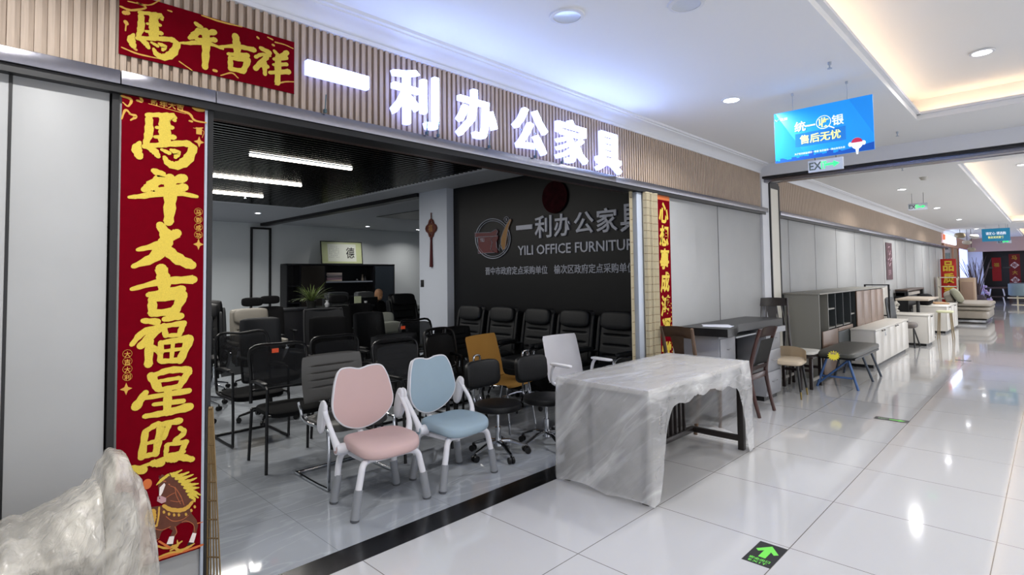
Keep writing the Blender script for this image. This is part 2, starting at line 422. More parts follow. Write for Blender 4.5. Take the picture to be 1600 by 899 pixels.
# ------------------------------------------------------------------ shop interior shell
IZ = 2.82
M_ICEIL = M('shop_ceiling_paint', '#aeb1b6', .8)
g = G()
g.b2(4.40, 12, FY+.16, 13.4, IZ, IZ+.05); g.b2(-1.6, .3, FY+.16, 13.4, IZ, IZ+.05); g.b2(.3, 4.40, 9.62, 13.4, IZ, IZ+.05); g.b2(.3, 4.40, FY+.16, FY+.30, IZ, IZ+.05)
g.build('ceiling_shop', M_ICEIL, kind='structure')
g = G(); g.b2(.3, 4.4, FY+.3, 9.62, IZ+.35, IZ+.4); g.build('ceiling_void', M('void_black', '#08080a', .8), kind='structure')
g = G(); y = FY+.32
while y < 9.6:
    g.b2(.3, 4.38, y, y+.028, IZ-.05, IZ+.03); y += .085
g.build('ceiling_slats', M('black_slat', '#0a0a0c', .16, spec=.7), kind='structure')
g = G(); g.b2(4.38, 4.44, FY+.2, 9.68, IZ-.055, IZ); g.b2(.3, 4.38, 9.62, 9.68, IZ-.055, IZ); g.build('trim_slat_edge', M('slat_edge', '#c8ccd4', .5), kind='structure')
g = G(); g.b2(5.08, 5.25, 7.08, 13.35, IZ-.06, IZ); g.build('trim_ceiling_track', M_DARK, kind='structure')
g = G(); g.b2(5.26, 5.40, 7.08, 13.35, IZ-.04, IZ); g.build('trim_ceiling_rail', M('pale_rail', '#b4b6bb', .5), kind='structure')
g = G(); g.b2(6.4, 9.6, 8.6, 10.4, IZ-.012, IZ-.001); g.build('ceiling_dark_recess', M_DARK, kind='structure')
g = G(); g.b2(-1.6, 12, 13.4, 13.55, 0, IZ+.05); g.build('wall_back', MWI, kind='structure')
g = G(); g.b2(11.9, 12.05, 6.9, 13.4, 0, IZ+.05); g.build('wall_far_right', MWI, kind='structure')
g = G(); g.b2(-1.75, -1.6, FY, 13.4, 0, IZ+.05); g.build('wall_side_left', MWI, kind='structure')
g = G(); g.b2(5.25, 5.40, FY+.16, 6.39, 0, IZ+.02); g.build('wall_logo', M('charcoal_wall', '#0e0f13', .45, var=.06, spec=.3), kind='structure')
g = G(); g.b2(5.12, 5.85, 6.39, 7.08, 0, IZ+.02, bev=.006); g.build('wall_column', M('column_paint', '#ced5e2', .7), kind='structure')
g = G(); g.b2(5.85, 12, 6.8, 6.95, 0, IZ+.02); g.build('wall_partition', MWI, kind='structure')
# sliding panel at the back wall
g = G()
for x in (4.87, 5.30): g.b2(x, x+.035, 13.33, 13.40, 0, 2.68)
g.b2(4.87, 5.335, 13.33, 13.40, 2.68, 2.72); g.build('door_2', M_BLK, kind='structure')
g = G(); g.b2(-1.6, 12, 13.37, 13.4, 0, .09); g.build('baseboard_back', M_DARK, kind='structure')
g = G(); g.b2(5.235, 5.25, 3.05, 6.39, 0, .09); g.build('baseboard_right', M_DARK, kind='structure')
# ================================================================== SIGNS, BANNERS, LAMPS
def P_Y(y0): return lambda u, v, w: Vector((u, y0-w, v))          # front faces -Y
def P_X(x0): return lambda u, v, w: Vector((x0-w, -u, v))         # front faces -X
def at(fn, cu, cv): return lambda u, v, w: fn(u+cu, v+cv, w)
MRED = M('banner_red', '#680010', .9, var=.06, vscale=30, spec=.05); MGOLD = M('gold_glitter', '#d0b63c', .55, var=.12, vscale=300, bump=.2, bscale=400)
MORG = M('banner_orange', '#c8662a', .6); MDGOLD = M('dull_gold', '#c79a3a', .6)
MLET = M('letter_glow', '#ffffff', .5, emit='#a4c2ff', estr=20); MLETB = M('letter_side', '#cfd0ff', .5, emit='#8ea0ff', estr=3.2)
# six glowing letters on the fascia
chars = [('一', 1.31, 1.67, 2.60, 2.665, 'flat one-stroke'), ('利', 1.84, 2.18, 2.448, 2.79, 'second from left'), ('办', 2.35, 2.705, 2.452, 2.785, 'third from left'),
         ('公', 2.89, 3.255, 2.44, 2.77, 'fourth from left'), ('家', 3.38, 3.775, 2.43, 2.78, 'fifth from left'), ('具', 3.92, 4.29, 2.42, 2.77, 'last at right')]
for ch, x0, x1, z0, z1, pos in chars:
    r = root('sign_letter', 'glowing white %s character of the shop sign on the slatted fascia' % pos, 'sign letter', ((x0+x1)/2, 2.80, z0), group='illuminated letters above the shop')
    g = G(); text_into(g, ch, lambda u, v, w_: Vector((u, -w_-.004, v+(z1-z0)/2)), x1-x0, z1-z0, off=.006, ext=.006)
    g.build('face', MLET, r)
    g = G(); text_into(g, ch, lambda u, v, w_: Vector((u, .034-w_, v+(z1-z0)/2)), x1-x0+.012, z1-z0+.012, off=.010, ext=.036)
    g.build('return', MLETB, r)
    g = G()
    for dx in (-.08, .08): g.cyl((dx, .03, (z1-z0)/2), (dx, .045, (z1-z0)/2), .006, seg=6)
    g.build('mount', M_ALU, r)
for x, cl in ((1.40, 'the one-stroke letter at left'), (2.08, 'the left half of the second letter'), (2.17, 'the right half of the second letter'), (2.62, 'the third letter'), (3.10, 'the fourth letter'), (3.42, 'the fifth letter')):
    g = G(); g.tube([(x, 2.79, 2.397), (x, 2.786, 2.44), (x+.006, 2.79, 2.50)], .0035, 6); g.b2(x-.006, x+.006, 2.780, 2.80, 2.3975, 2.418)
    tag(g.build('cable_clip', M('cable_grey', '#4b6068', .5)), 'small grey cable clip on the steel band under '+cl, 'cable clip', 'cable clips')
# ---- strokes of the brushed characters, in a 0..1 box read from the banner (x right, y down)
def tr(st, ox, oy, k):
    return [[(ox+x/k, oy+y/k, w_/k) for x, y, w_ in s] for s in st]
HANZI = {
'ma': tr([[(225,225,16),(330,224,15),(400,240,30),(418,262,12)],[(238,250,22),(236,350,27),(213,425,16)],[(345,240,32),(348,330,35),(345,420,35)],[(290,312,11),(400,312,14)],[(280,378,12),(412,380,17)],
  [(205,445,18),(350,432,17),(500,425,22),(548,460,22)],[(550,455,24),(505,540,32),(430,580,27),(370,560,22),(345,520,12)],[(172,415,10),(150,460,32),(168,515,24)],[(225,450,14),(275,480,24),(300,515,15)],[(325,468,10),(378,492,14)],[(390,470,10),(432,492,24),(422,522,12)]], 180, 130, 4.493),
'nian': tr([[(480,533,8),(505,550,13),(470,580,14),(450,592,9)],[(488,560,7),(520,568,9),(572,556,13)],[(470,575,10),(490,600,10),(455,607,6)],[(500,592,7),(575,585,12)],[(403,616,5),(450,612,8),(540,602,9),(614,614,5)],[(530,556,14),(531,620,17),(526,693,13)]], 0, 0, 1.9975),
'da': tr([[(430,780,5),(500,762,11),(552,728,12)],[(500,703,10),(520,745,17),(485,800,15),(416,832,6)],[(505,765,12),(550,805,15),(598,828,12)]], 0, 0, 1.9975),
'ji': tr([[(206,452,3),(255,440,5),(302,437,6)],[(252,420,8),(256,440,9),(256,460,7)],[(232,461,4),(284,452,6)],[(238,468,6),(238,490,6)],[(238,468,4),(285,461,7)],[(285,463,7),(272,488,6)],[(238,490,5),(273,487,6)]], 0, 0, 1),
'fu': tr([[(448,103,8),(492,106,11)],[(412,178,7),(448,140,11),(505,124,12)],[(498,126,13),(440,182,12)],[(468,165,12),(464,240,12)],[(478,185,8),(502,203,10)],[(515,98,9),(565,88,11)],[(512,118,9),(518,150,8)],[(512,120,7),(575,110,9)],[(573,113,9),(560,147,8)],[(518,150,6),(560,147,7)],
  [(503,172,9),(500,228,8)],[(503,172,7),(592,158,12)],[(592,162,13),(562,228,11)],[(503,230,8),(562,226,9)],[(541,165,6),(535,228,6)],[(505,198,5),(575,190,6)]], 0, 450, 2.0025),
'xing': tr([[(473,275,13),(495,315,13)],[(478,275,8),(530,258,11),(590,256,11)],[(590,262,12),(560,310,10)],[(498,292,6),(560,282,7)],[(497,320,8),(562,308,9)],[(455,328,10),(425,372,15)],[(450,345,7),(590,322,10)],[(480,365,6),(572,354,9)],[(452,402,8),(520,390,11),(592,372,14)],[(525,318,12),(522,390,13)]], 0, 450, 2.0025),
'zhao': tr([[(455,450,10),(443,530,12)],[(457,448,8),(490,428,10),(508,428,8)],[(503,438,12),(487,520,11)],[(460,487,6),(492,478,7)],[(448,528,8),(490,518,9)],[(505,427,8),(562,416,11)],[(530,425,8),(512,470,8)],[(562,438,7),(576,452,8),(548,478,9)],[(522,492,8),(518,522,7)],[(522,490,6),(582,482,9)],[(580,485,9),(562,520,8)],[(520,524,6),(562,518,8)],
  [(409,562,8),(446,570,15)],[(440,560,5),(530,528,8),(575,512,6)],[(478,548,12),(503,548,13)],[(525,535,11),(548,535,12)],[(562,528,12),(600,536,9)]], 0, 450, 2.0025),
'xiang': tr([[(1255,415,16),(1330,455,20)],[(1210,492,14),(1265,470,14),(1335,482,10)],[(1305,492,20),(1210,590,22)],[(1285,540,20),(1290,640,16)],[(1240,560,14),(1310,575,18)],[(1370,440,12),(1402,478,16)],[(1478,455,20),(1420,492,16)],[(1365,512,12),(1472,500,18)],[(1360,560,10),(1475,556,16)],[(1330,628,14),(1492,620,22)],[(1402,500,26),(1396,718,22)]], 180, 0, 5.517)}
FAT = {'fu': 1.05, 'xing': 1.0, 'zhao': 1.0, 'da': 1.25, 'xiang': 1.1}
def on_plane(key, Y0):              # survey strokes -> true shape on the banner plane
    out = []
    for st_ in HANZI[key]:
        row = []
        for x, y, w_ in st_:
            p = onY(x, y, Y0); e = onY(x+1, y, Y0); row.append((p.x, p.z, w_*(.5*(e.x-p.x)+.5*(p.z-onY(x, y+1, Y0).z))*FAT.get(key, 1.12)))
        out.append(row)
    return out
def hanzi(g, key, corners, fn, shape=None):
    st_ = shape; xs = [a[0] for s_ in st_ for a in s_]; zs = [a[1] for s_ in st_ for a in s_]
    if corners:
        u0, u1, v0, v1 = corners; X0, X1, Z0, Z1 = min(xs), max(xs), min(zs), max(zs); k = (u1-u0)/(X1-X0)
        st_ = [[(u0+(x-X0)*k, v0+(z-Z0)*(v1-v0)/(Z1-Z0), w_*k) for x, z, w_ in s_] for s_ in st_]
    brush(g, st_, fn)
def pxy(y0):                      # photo survey pixel -> (X,Z) on plane Y=y0
    def f(x, y):
        p = onY(x, y, y0); return (p.x, p.z)
    return f
# --- tall banner on the pier left of the opening
BY = 2.838
r = root('door_banner', 'tall red banner with gold brushed characters and a horse on the left doorpost', 'banner', (0.66, BY, .27))
def loc(fn): return lambda u, v, w_: fn(u, v, w_)-Vector((0.66, BY, .27))
fB = loc(P_Y(BY)); q = pxy(BY)
g = G(); g.b2(.497-.66, .822-.66, 0, .004, 0, 2.33-.27); part_label(g.build('sheet', MRED, r), 'deep red cloth sheet')
big = [('ma',(205,306,176,265)),('nian',(202,307,262,345)),('da',(208,300,352,418)),('ji',(205,302,416,492)),('fu',(205,302,493,573)),('xing',(205,300,575,655)),('zhao',(202,302,655,742))]
for key, (xa, xb, ya, yb) in big:
    g = G(); hanzi(g, key, None, fB, on_plane(key, BY)); g.build('gold_character', MGOLD, r)
g = G()                           # flowing corner scrolls
for st in ([(190,150,1.6),(205,156,2.2),(200,166,1.4),(192,160,.8)],[(215,146,1),(222,158,2.4),(214,157,1.6)],[(296,158,1.5),(305,170,3.2),(318,172,2.4),(312,162,1)],[(280,172,1.5),(296,178,2.2),(304,188,1.8),(322,192,1.2)],[(202,178,1),(212,182,3),(204,188,1)],
           [(190,186,1),(196,172,2),(204,178,1)],[(296,189,1.6),(300,190,1.8)],[(306,200,.8),(317,200,.8)],[(192,142,.8),(215,146,1.2),(225,152,.8)],[(270,150,.8),(285,158,1),(300,156,.8)]):
    brush(g, [[(*q(x, y), w_*.0026) for x, y, w_ in st]], fB)
g.build('gold_scroll', MDGOLD, r)
g = G()
for st in ([(230,150,.5),(292,166,.5)],[(232,162,.5),(290,178,.5)],[(302,200,.4),(318,205,.4),(316,215,.4)],[(202,140,.6),(212,150,.5)]):
    brush(g, [[(*q(x, y), w_*.0026) for x, y, w_ in st]], fB)
u, v = q(262, 164); text_into(g, '新年大吉', at(lambda a, b, c: fB(a, b+a*0, c), u, v), .13, .03, off=.02, ext=.001); g.build('small_lettering', MDGOLD, r)
g = G(); u, v = q(311, 205); g.prism([(u-.012, v-.016), (u+.012, v-.016), (u+.012, v+.016), (u-.012, v+.016)], fB, (.0005, .0012))
for sx, sz, dd in ((.022, .011, .0014), (.009, .026, .0022)):
    u, v = q(311, 222); g.prism([(u-sx, v), (u, v-sz), (u+sx, v), (u, v+sz)], fB, (.0005, dd))
    u, v = q(197, 608); g.prism([(u-sx, v), (u, v-sz), (u+sx, v), (u, v+sz)], fB, (.0005, dd))
    u, v = q(310, 382); g.prism([(u-sx, v), (u, v-sz), (u+sx, v), (u, v+sz)], fB, (.0005, dd))
g.build('knot_print', MDGOLD, r)
g = G()
for i, ch in enumerate('马到成功'):
    u, v = q(310, 332+i*12); text_into(g, ch, at(fB, u, v), .022, .024, off=.015, ext=.0014)
for i, ch in enumerate('大吉大利'):
    u, v = q(199, 554+i*12); text_into(g, ch, at(fB, u, v), .022, .024, off=.015, ext=.0014)
for x0, y0, n in ((310, 331, 4), (199, 553, 4)):
    for i in range(n):
        u, v = q(x0, y0+i*12); g.tube([fB(u+.017*math.cos(a*PI/6), v+.017*math.sin(a*PI/6), .001) for a in range(12)], .0008, 4, closed=True)
g.build('side_lettering', MDGOLD, r)
# horse print
hp = lambda x, y: q(160+x/5.654, 740+y/5.654)
def poly(name, mat, pts, d=.0008, label=None):
    g = G(); g.prism([hp(*p) for p in pts], fB, (0.0001, d)); o = g.build(name, mat, r); return o
MHB = M('horse_brown', '#5a2c18', .7, var=.15, vscale=40)
poly('horse_print', MHB, [(505,40),(525,10),(560,22),(590,0),(615,28),(680,70),(730,130),(770,210),(800,240),(770,300),(790,360),(830,410),(845,460),(828,530),(795,528),(812,462),(765,430),(690,440),(650,470),(662,520),(640,560),(600,552),(622,505),(570,478),(520,520),(500,580),(440,560),(420,480),(360,360),(420,300),(520,285),(560,260),(520,262),(485,250),(482,215),(500,190),(492,120)], .0012)
poly('horse_blaze', M('print_white', '#e8dcd6', .7), [(545,85),(556,100),(530,170),(512,200),(500,196),(505,125)], .0020)
for pts in ([(592,560),(636,552),(622,622),(566,626)], [(797,525),(830,530),(806,612),(764,608)]): poly('horse_sock', MATS['print_white'], pts, .0020)
poly('horse_muzzle', M('print_pink', '#b98f92', .7), [(486,208),(520,200),(562,216),(560,250),(522,266),(482,246)], .0022)
for pts in ([(566,626),(622,622),(610,640),(572,640)], [(758,612),(806,612),(790,636),(748,636)]): poly('horse_hoof', M('print_black', '#1a0c0a', .7), pts, .0021)
g = G()
def hb(st, k=.00046): brush(g, [[(*hp(x, y), w_*k) for x, y, w_ in s] for s in st], lambda u, v, w_: fB(u, v, w_+.0022), .0001)
hb([[(590,10,14),(640,0,16),(700,-30,6)],[(620,20,14),(680,20,18),(760,-10,8)],[(650,45,14),(720,40,18),(800,10,6)],[(680,70,14),(750,70,18),(830,40,6)],[(705,95,14),(770,100,18),(845,90,6)],[(725,125,14),(790,130,18),(850,125,6)],
    [(745,155,14),(800,160,16),(865,190,6)],[(760,185,14),(810,190,14),(845,215,6)],[(775,205,14),(810,225,12),(815,250,5)],[(560,30,14),(520,55,12),(478,100,5)],[(575,15,14),(540,45,12),(500,85,6)]])
g.build('horse_mane', MGOLD, r)
g = G()
hb([[(540,285,14),(600,318,18),(690,325,20),(750,300,20),(795,250,14)]])
hb([[(500,300,8),(495,380,8),(478,465,8)],[(400,330,10),(385,400,12),(400,455,10),(470,465,10)],[(440,340,30),(440,400,34),(445,430,20)]])
hb([[(x, y, 9), (x+4, y+12, 10)] for x, y in ((540,335),(585,352),(630,360),(672,360),(735,355),(782,320),(812,288))])
hb([[(480,640,8),(560,660,10),(640,640,12),(700,600,8)],[(620,640,10),(680,680,12),(760,650,12),(810,620,6)],[(600,680,8),(660,640,12),(660,590,4)],[(490,740,6),(600,700,10),(700,690,8)]])
g.build('horse_harness', MDGOLD, r)
g = G(); hb([[(500,40,3),(520,60,4),(560,72,3)],[(585,95,5),(592,100,5)],[(600,110,2.5),(640,130,3),(650,190,2.5),(690,270,2)],[(560,215,2.5),(600,190,3),(640,170,2)],[(640,120,2),(690,200,3),(720,280,2)],[(560,380,2.5),(620,420,3),(700,410,3),(760,370,2)],
    [(440,480,2.5),(520,500,3),(600,470,2.5)],[(700,430,2.5),(740,420,3),(800,450,2.5),(815,520,2)],[(640,470,2.5),(655,520,3),(630,555,2)],[(430,560,2.5),(470,590,3),(500,575,2)],[(600,240,2),(660,250,2.5),(700,240,2)]], .0005)
g.build('horse_outline', M('print_copper', '#b0623a', .7), r)
g = G(); hb([[(583,98,7),(590,100,7)],[(502,215,4),(506,222,4)],[(500,20,3),(508,48,4)],[(590,0,3),(600,22,4)]]); g.build('horse_eye', MATS['print_black'], r)
g = G(); hb([[(480,760,12),(600,720,14),(740,680,12),(885,630,10)],[(500,600,8),(600,660,10)],[(840,440,6),(885,430,4)]]); c0 = hp(395, 95); g.prism([(c0[0]+.018*math.cos(a*PI/8), c0[1]+.022*math.sin(a*PI/8)) for a in range(16)], fB, (.0003, .0010)); g.build('wave_print', MORG, r)
# --- top horizontal banner
BY2 = 2.836
r = root('lintel_banner', 'wide red banner with four gold characters on the wooden slats at top left', 'banner', (.87, BY2, 2.49))
f2 = lambda u, v, w_: P_Y(BY2)(u, v, w_)-Vector((.87, BY2, 2.49)); q2 = pxy(BY2)
x0, _ = q2(186, 40); x1, zt = q2(460, 66); _, zb = q2(460, 147)
g = G(); g.b2(x0-.87, x1-.87, 0, .004, zb-2.49, zt-2.49); g.build('sheet', MRED, r); BT = zt
for key, (xa, xb, ya, yb) in zip(('ma', 'nian', 'ji', 'xiang'), (((205,277,22,87)), (282,348,40,103), (342,397,58,109), (397,452,72,130))):
    ua, _ = q2(xa, 50); ub, _ = q2(xb, 90); _, vm = q2((xa+xb)/2, (ya+yb)/2)
    hh = {'ma': .185, 'nian': .20, 'ji': .17, 'xiang': .19}[key]
    g = G(); hanzi(g, key, (ua, ub, vm-hh/2, vm+hh/2) if key != 'xiang' else None, f2, on_plane(key, BY2 if key == 'xiang' else BY)); g.build('gold_character', MGOLD, r)
g = G()
for st in ([(188,10,1.5),(205,16,2),(228,12,1.5),(214,4,1)],[(200,2,1),(232,8,1),(250,0,1)],[(262,16,1),(268,18,1.5)],[(315,24,1),(345,34,1.8),(378,42,1)],[(190,74,1),(215,84,1.5),(250,92,.8)],[(280,96,1),(300,110,1)],[(345,118,1),(362,114,1.5),(372,122,1)],[(430,132,1.5),(445,128,1.5),(459,128,1)],
           [(402,58,2),(404,60,2)],[(418,58,1),(426,62,1.6)],[(430,66,1.5),(445,70,1),(458,76,1)],[(426,70,2.2),(428,71,2.2)],[(210,76,2),(213,78,2)],[(334,110,2.6),(338,111,2.6)],[(194,20,3.5),(200,20,3.5)],[(196,34,3),(198,37,3)],[(197,38,1),(196,48,1)]):
    brush(g, [[(*q2(x, y), w_*.0026) for x, y, w_ in st]], f2)
g.build('gold_scroll', MDGOLD, r)
# --- right hand banner behind the blinds
r = root('door_banner', 'narrow red banner with gold characters beside the bamboo blinds', 'banner', (5.08, 2.84, .3))
f3 = lambda u, v, w_: P_Y(2.84)(u, v, w_)-Vector((5.08, 2.84, .3))
g = G(); g.b2(4.915-5.08, 5.245-5.08, 0, .004, 0, 2.02); g.build('sheet', MRED, r)
for i, ch in enumerate('心想事成鸿運當頭'):
    g = G(); text_into(g, ch, at(f3, 5.115, 2.13-i*.238), .19, .215, off=.035, ext=.0015, shear=.12); g.build('gold_character', MGOLD, r)
g = G(); g.prism([(4.917, 2.26), (5.243, 2.26), (5.243, 2.318), (4.917, 2.318)], f3, (.0002, .001)); g.build('top_scroll', MORG, r)
g = G()
for i in range(14): g.tube([f3(5.225, 1.2-i*.045, .001), f3(5.225, 1.185-i*.045, .001)], .006, 5)
g.build('side_lettering', MDGOLD, r)
# --- logo wall
r = root('wall_lettering', 'shop logo with grey Chinese and English lettering on the charcoal wall', 'wall sign', (5.25, 4.6, 1.5))
MGR = M('letter_grey', '#a8acba', .45, .2); LX = 5.25
f4 = lambda u, v, w_: P_X(LX)(u, v, w_)-Vector((5.25, 4.6, 1.5))
qx = lambda x, y: (-onX(x, y, LX).y, onX(x, y, LX).z)
for ch, (xa, xb, ya, yb) in zip('一利办公家具', ((808,833,352,359),(837,863,337,372),(867,894,334,370),(898,929,331,365),(933,966,325,363),(970,1006,318,362))):
    ua, v0 = qx(xa, (ya+yb)/2); ub, _ = qx(xb, (ya+yb)/2); _, va = qx((xa+xb)/2, yb); _, vb = qx((xa+xb)/2, ya)
    g = G(); text_into(g, ch, at(f4, (ua+ub)/2, (va+vb)/2), ub-ua, vb-va, off=.016, ext=.02); g.build('heading_character', MGR, r)
ua = -5.05; ub = -3.19
g = G(); text_into(g, 'YILI OFFICE FURNITURE', at(f4, (ua+ub)/2, 1.832), ub-ua, .125, off=.012, ext=.012); g.build('english_lettering', MGR, r)
g = G(); text_into(g, '晋中市政府定点采购单位', at(f4, -(5.69+4.54)/2, 1.572), 1.15, .108, off=.006, ext=.008); text_into(g, '榆次区政府定点采购单位', at(f4, -(4.43+3.27)/2, 1.575), 1.16, .112, off=.006, ext=.008); g.build('small_lettering', MGR, r)
lp = lambda x, y: qx(730+x/8.993, 320+y/8.993)
def lpoly(name, mat, pts, d0=.001, d1=.01):
    g = G(); g.prism([lp(*p) for p in pts], f4, (d0, d1)); return g.build(name, mat, r)
cy, cz = lp(370, 480)
g = G()
for k in (1.0, .90):
    g.tube([f4(*lp(370+243*k*math.cos(a*PI/24), 478-278*k*math.sin(a*PI/24)), .012) for a in range(48)], .0075 if k == 1 else .005, 6, closed=True)
g.build('logo_ring', MGR, r)
MLR = M('logo_red', '#5e1a20', .5); MLG = M('logo_gold', '#8a6430', .45, .2)
body = [(165,455),(330,448),(385,450),(340,490),(365,530),(345,630),(400,675),(170,688)]
lpoly('logo_box', MLR, body, .001, .016)
lpoly('logo_lid', MLR, [(120,398),(345,392),(420,345),(445,372),(425,420),(450,440),(330,448),(125,462)], .001, .018)
lpoly('logo_figure', MLR, [(385,450),(440,440),(445,470),(425,520),(425,590),(440,675),(400,675),(350,630),(370,530),(345,490)], .001, .018)
lpoly('logo_swoosh', MLG, [(622,200),(630,215),(592,320),(575,430),(548,620),(515,640),(485,560),(490,470),(520,380),(555,300),(600,220)], .001, .02)
g = G()
for pts in (body, [(120,398),(345,392),(420,345),(445,372),(425,420),(450,440),(330,448),(125,462)], [(622,200),(630,215),(592,320),(575,430),(548,620),(515,640),(485,560),(490,470),(520,380),(555,300),(600,220)], [(425,520),(430,600),(465,650),(470,560),(490,600),(545,690)]):
    g.tube([f4(*lp(*p), .02) for p in pts], .0035, 5, closed=len(pts) > 6)
g.tube([f4(*lp(560+32*math.cos(a*PI/8), 210-40*math.sin(a*PI/8)), .012) for a in range(16)], .004, 5, closed=True)
g.build('logo_outline', MGR, r)
g = G(); text_into(g, 'YILI', at(f4, *lp(222, 498)), .085, .05, off=.01, ext=.018); text_into(g, 'R', at(f4, *lp(560, 210)), .03, .04, ext=.012); g.build('logo_lettering', MGR, r)
g = G(); c = (5.2, 4.39, 2.47)
g.lathe([(0.0005, .0), (.20, .0), (.205, .008), (.19, .018), (.10, .026), (.0005, .03)], (0, 0, 0), 32, 'X')
o = g.build('wall_medallion', M('medallion_red', '#2c0a10', .9, var=.35, vscale=14, spec=.1)); o.location = (5.25-.032, 4.39, 2.475); tag(o, 'round dark red medallion high on the charcoal wall', 'wall ornament')
# --- Chinese knot on the column
r = root('hanging_knot', 'brown-red Chinese knot ornament with tassel hanging on the grey column', 'ornament', (5.105, 6.75, 2.48))
MK = M('knot_brown', '#5a2415', .6, var=.2, vscale=60)
g = G(); g.tube([(0, 0, 0), (0, 0, -.13)], .008, 8); g.build('cord', MK, r)
g = G(); g.tube([(0, .10*math.cos(a*PI/12)*(1+.22*math.cos(a*PI/3)), -.24+.11*math.sin(a*PI/12)*(1+.22*math.cos(a*PI/3))) for a in range(24)], .02, 8, closed=True); g.lathe([(.0005, -.010), (.09, -.008), (.09, .008), (.0005, .012)], (0, 0, -.24), 20, 'X'); g.build('knot', MK, r)
g = G(); text_into(g, '福', lambda u, v, w_: Vector((-.012-w_, -u, v-.24)), .10, .11, off=.01, ext=.004); g.build('character', M('knot_gold', '#9a6a35', .5), r)
g = G(); g.cyl((0, 0, -.37), (0, 0, -.41), .018, .022, 10); g.cyl((0, 0, -.41), (0, 0, -.83), .016, .030, 12); g.build('tassel', M('tassel_red', '#4b1216', .8), r)
# switch plate
g = G(); g.b2(-.008, 0, -.04, .04, -.055, .055, bev=.003); r = g.build('switch_plate', M_BLK); r.location = (5.12, 7.0, 1.40); tag(r, 'small black switch plate on the edge of the grey column', 'switch')
# --- hanging blue sign + running exit sign
r = root('hanging_sign', 'bright blue service sign hanging from the corridor ceiling', 'hanging sign', (4.9, 1.295, 2.43))
f5 = lambda u, v, w_: Vector((-w_, -u, v)); W5, H5 = .72, .425
MBL = M('sign_blue', '#1b9cf2', .4, emit='#1b9cf2', estr=.38); MWH = M('sign_white', '#f2f6ff', .4, emit='#e6efff', estr=.5); MNV = M('sign_navy', '#0a4fae', .4, emit='#0a4fae', estr=.4); MYE = M('sign_yellow', '#f3f19a', .4, emit='#f0eea0', estr=.45)
g = G(); g.b2(0, .012, -W5/2, W5/2, 0, H5, bev=.002); g.build('board', MBL, r)
MB2 = M('sign_deep_blue', '#1488e0', .4, emit='#1488e0', estr=.5)
g = G(); g.prism([(-W5/2, H5), (-W5/2+.01, H5), (-.13, 0.05), (-.35, .03)], f5, (.0002, .0006)); g.prism([(.20, H5), (W5/2, H5), (W5/2, .12)], f5, (.0002, .0006)); g.build('facet', MB2, r)
g = G(); xs = -W5/2; random.seed(4); pts = [(-W5/2, 0)]
while xs < .12:
    hh = random.uniform(.012, .035)+(.03 if abs(xs+.09) < .02 or abs(xs-.05) < .02 else 0); wd = random.uniform(.008, .03); pts += [(xs, hh), (xs+wd, hh)]; xs += wd
pts += [(.14, .025), (W5/2, .06), (W5/2, 0)]; g.prism(pts, f5, (.0003, .0009)); g.build('skyline', MNV, r)
def sgn(px, py): # pixel of the survey -> sign coordinates
    p = onX(px, py, 4.9); return (-(p.y-1.295), p.z-2.43)
g = G()
for ch, px, py, s in (('统', 1250, 198, .085), ('一', 1266, 196, .075), ('银', 1309, 187, .085)):
    u, v = sgn(px, py); text_into(g, ch, at(f5, u, v), s, s*(.16 if ch == '一' else 1), off=.015, ext=.003)
u, v = sgn(1217, 188); text_into(g, '家居', at(f5, u+.04, v), .06, .022, off=.01, ext=.002); g.tube([f5(u-.03, v+.008, .002), f5(u-.015, v-.01, .002), f5(u, v+.008, .002)], .002, 4)
u, v = sgn(1280, 236); text_into(g, '为了您的权益请统一收银 售后服务一律由商场负责', at(f5, u, v), .37, .017, ext=.002)
uc, vc = sgn(1287, 191); g.tube([f5(uc+.052*math.cos(a*PI/12), vc+.052*math.sin(a*PI/12), .003) for a in range(24)], .003, 5, closed=True); g.tube([f5(uc+.036, vc-.038, .003), f5(uc+.075, vc-.062, .003)], .005, 5)
g.build('white_lettering', MWH, r)
g = G(); text_into(g, '收', at(f5, uc, vc), .075, .08, off=.025, ext=.004); u0_, v0_ = sgn(1281, 214); text_into(g, '售后无忧', at(lambda a, b, c: f5(a, b, c+.001), u0_, v0_), .30, .075, off=.02, ext=.003); g.build('yellow_lettering', MYE, r)
g = G(); g.prism([(u0_-.185, v0_-.055), (u0_+.185, v0_-.055), (u0_+.185, v0_+.055), (u0_-.185, v0_+.055)], f5, (.0003, .0012)); g.build('caption_bar', M('sign_bar', '#1673c4', .4, emit='#1673c4', estr=.5), r)
u, v = sgn(1339, 224)
g = G(); g.prism([(u+.040*math.cos(a*PI/10), v+.045*math.sin(a*PI/10)) for a in range(20)], f5, (.0003, .0016)); g.prism([(u-.012, v-.035), (u+.012, v-.035), (u+.006, v-.085), (u-.006, v-.085)], f5, (.0003, .0018))
for s in (-1, 1): g.prism([(u+s*.046+.013*math.cos(a*PI/6), v-.002+.018*math.sin(a*PI/6)) for a in range(12)], f5, (.0003, .0014))
g.build('balloon_shape', MWH, r)
g = G(); g.prism([(u+.038*math.cos(a*PI/10), v+.008+.036*math.sin(a*PI/10)) for a in range(11)], f5, (.0017, .0024)); g.build('red_cap', M('sign_red', '#c2294f', .4, emit='#c2294f', estr=.4), r)
for y in (.21, -.19):
    g = G(); g.tube([(.005, y, H5-.002), (.005, y, H5+.035), (.005, y, H5+.144)], .0022, 6); g.cyl((.005, y, H5+.125), (.005, y, H5+.144), .01, seg=8); g.build('hanger', M_ALU, r)
MGN = M('exit_green', '#20c060', .4, emit='#20e070', estr=1.6)
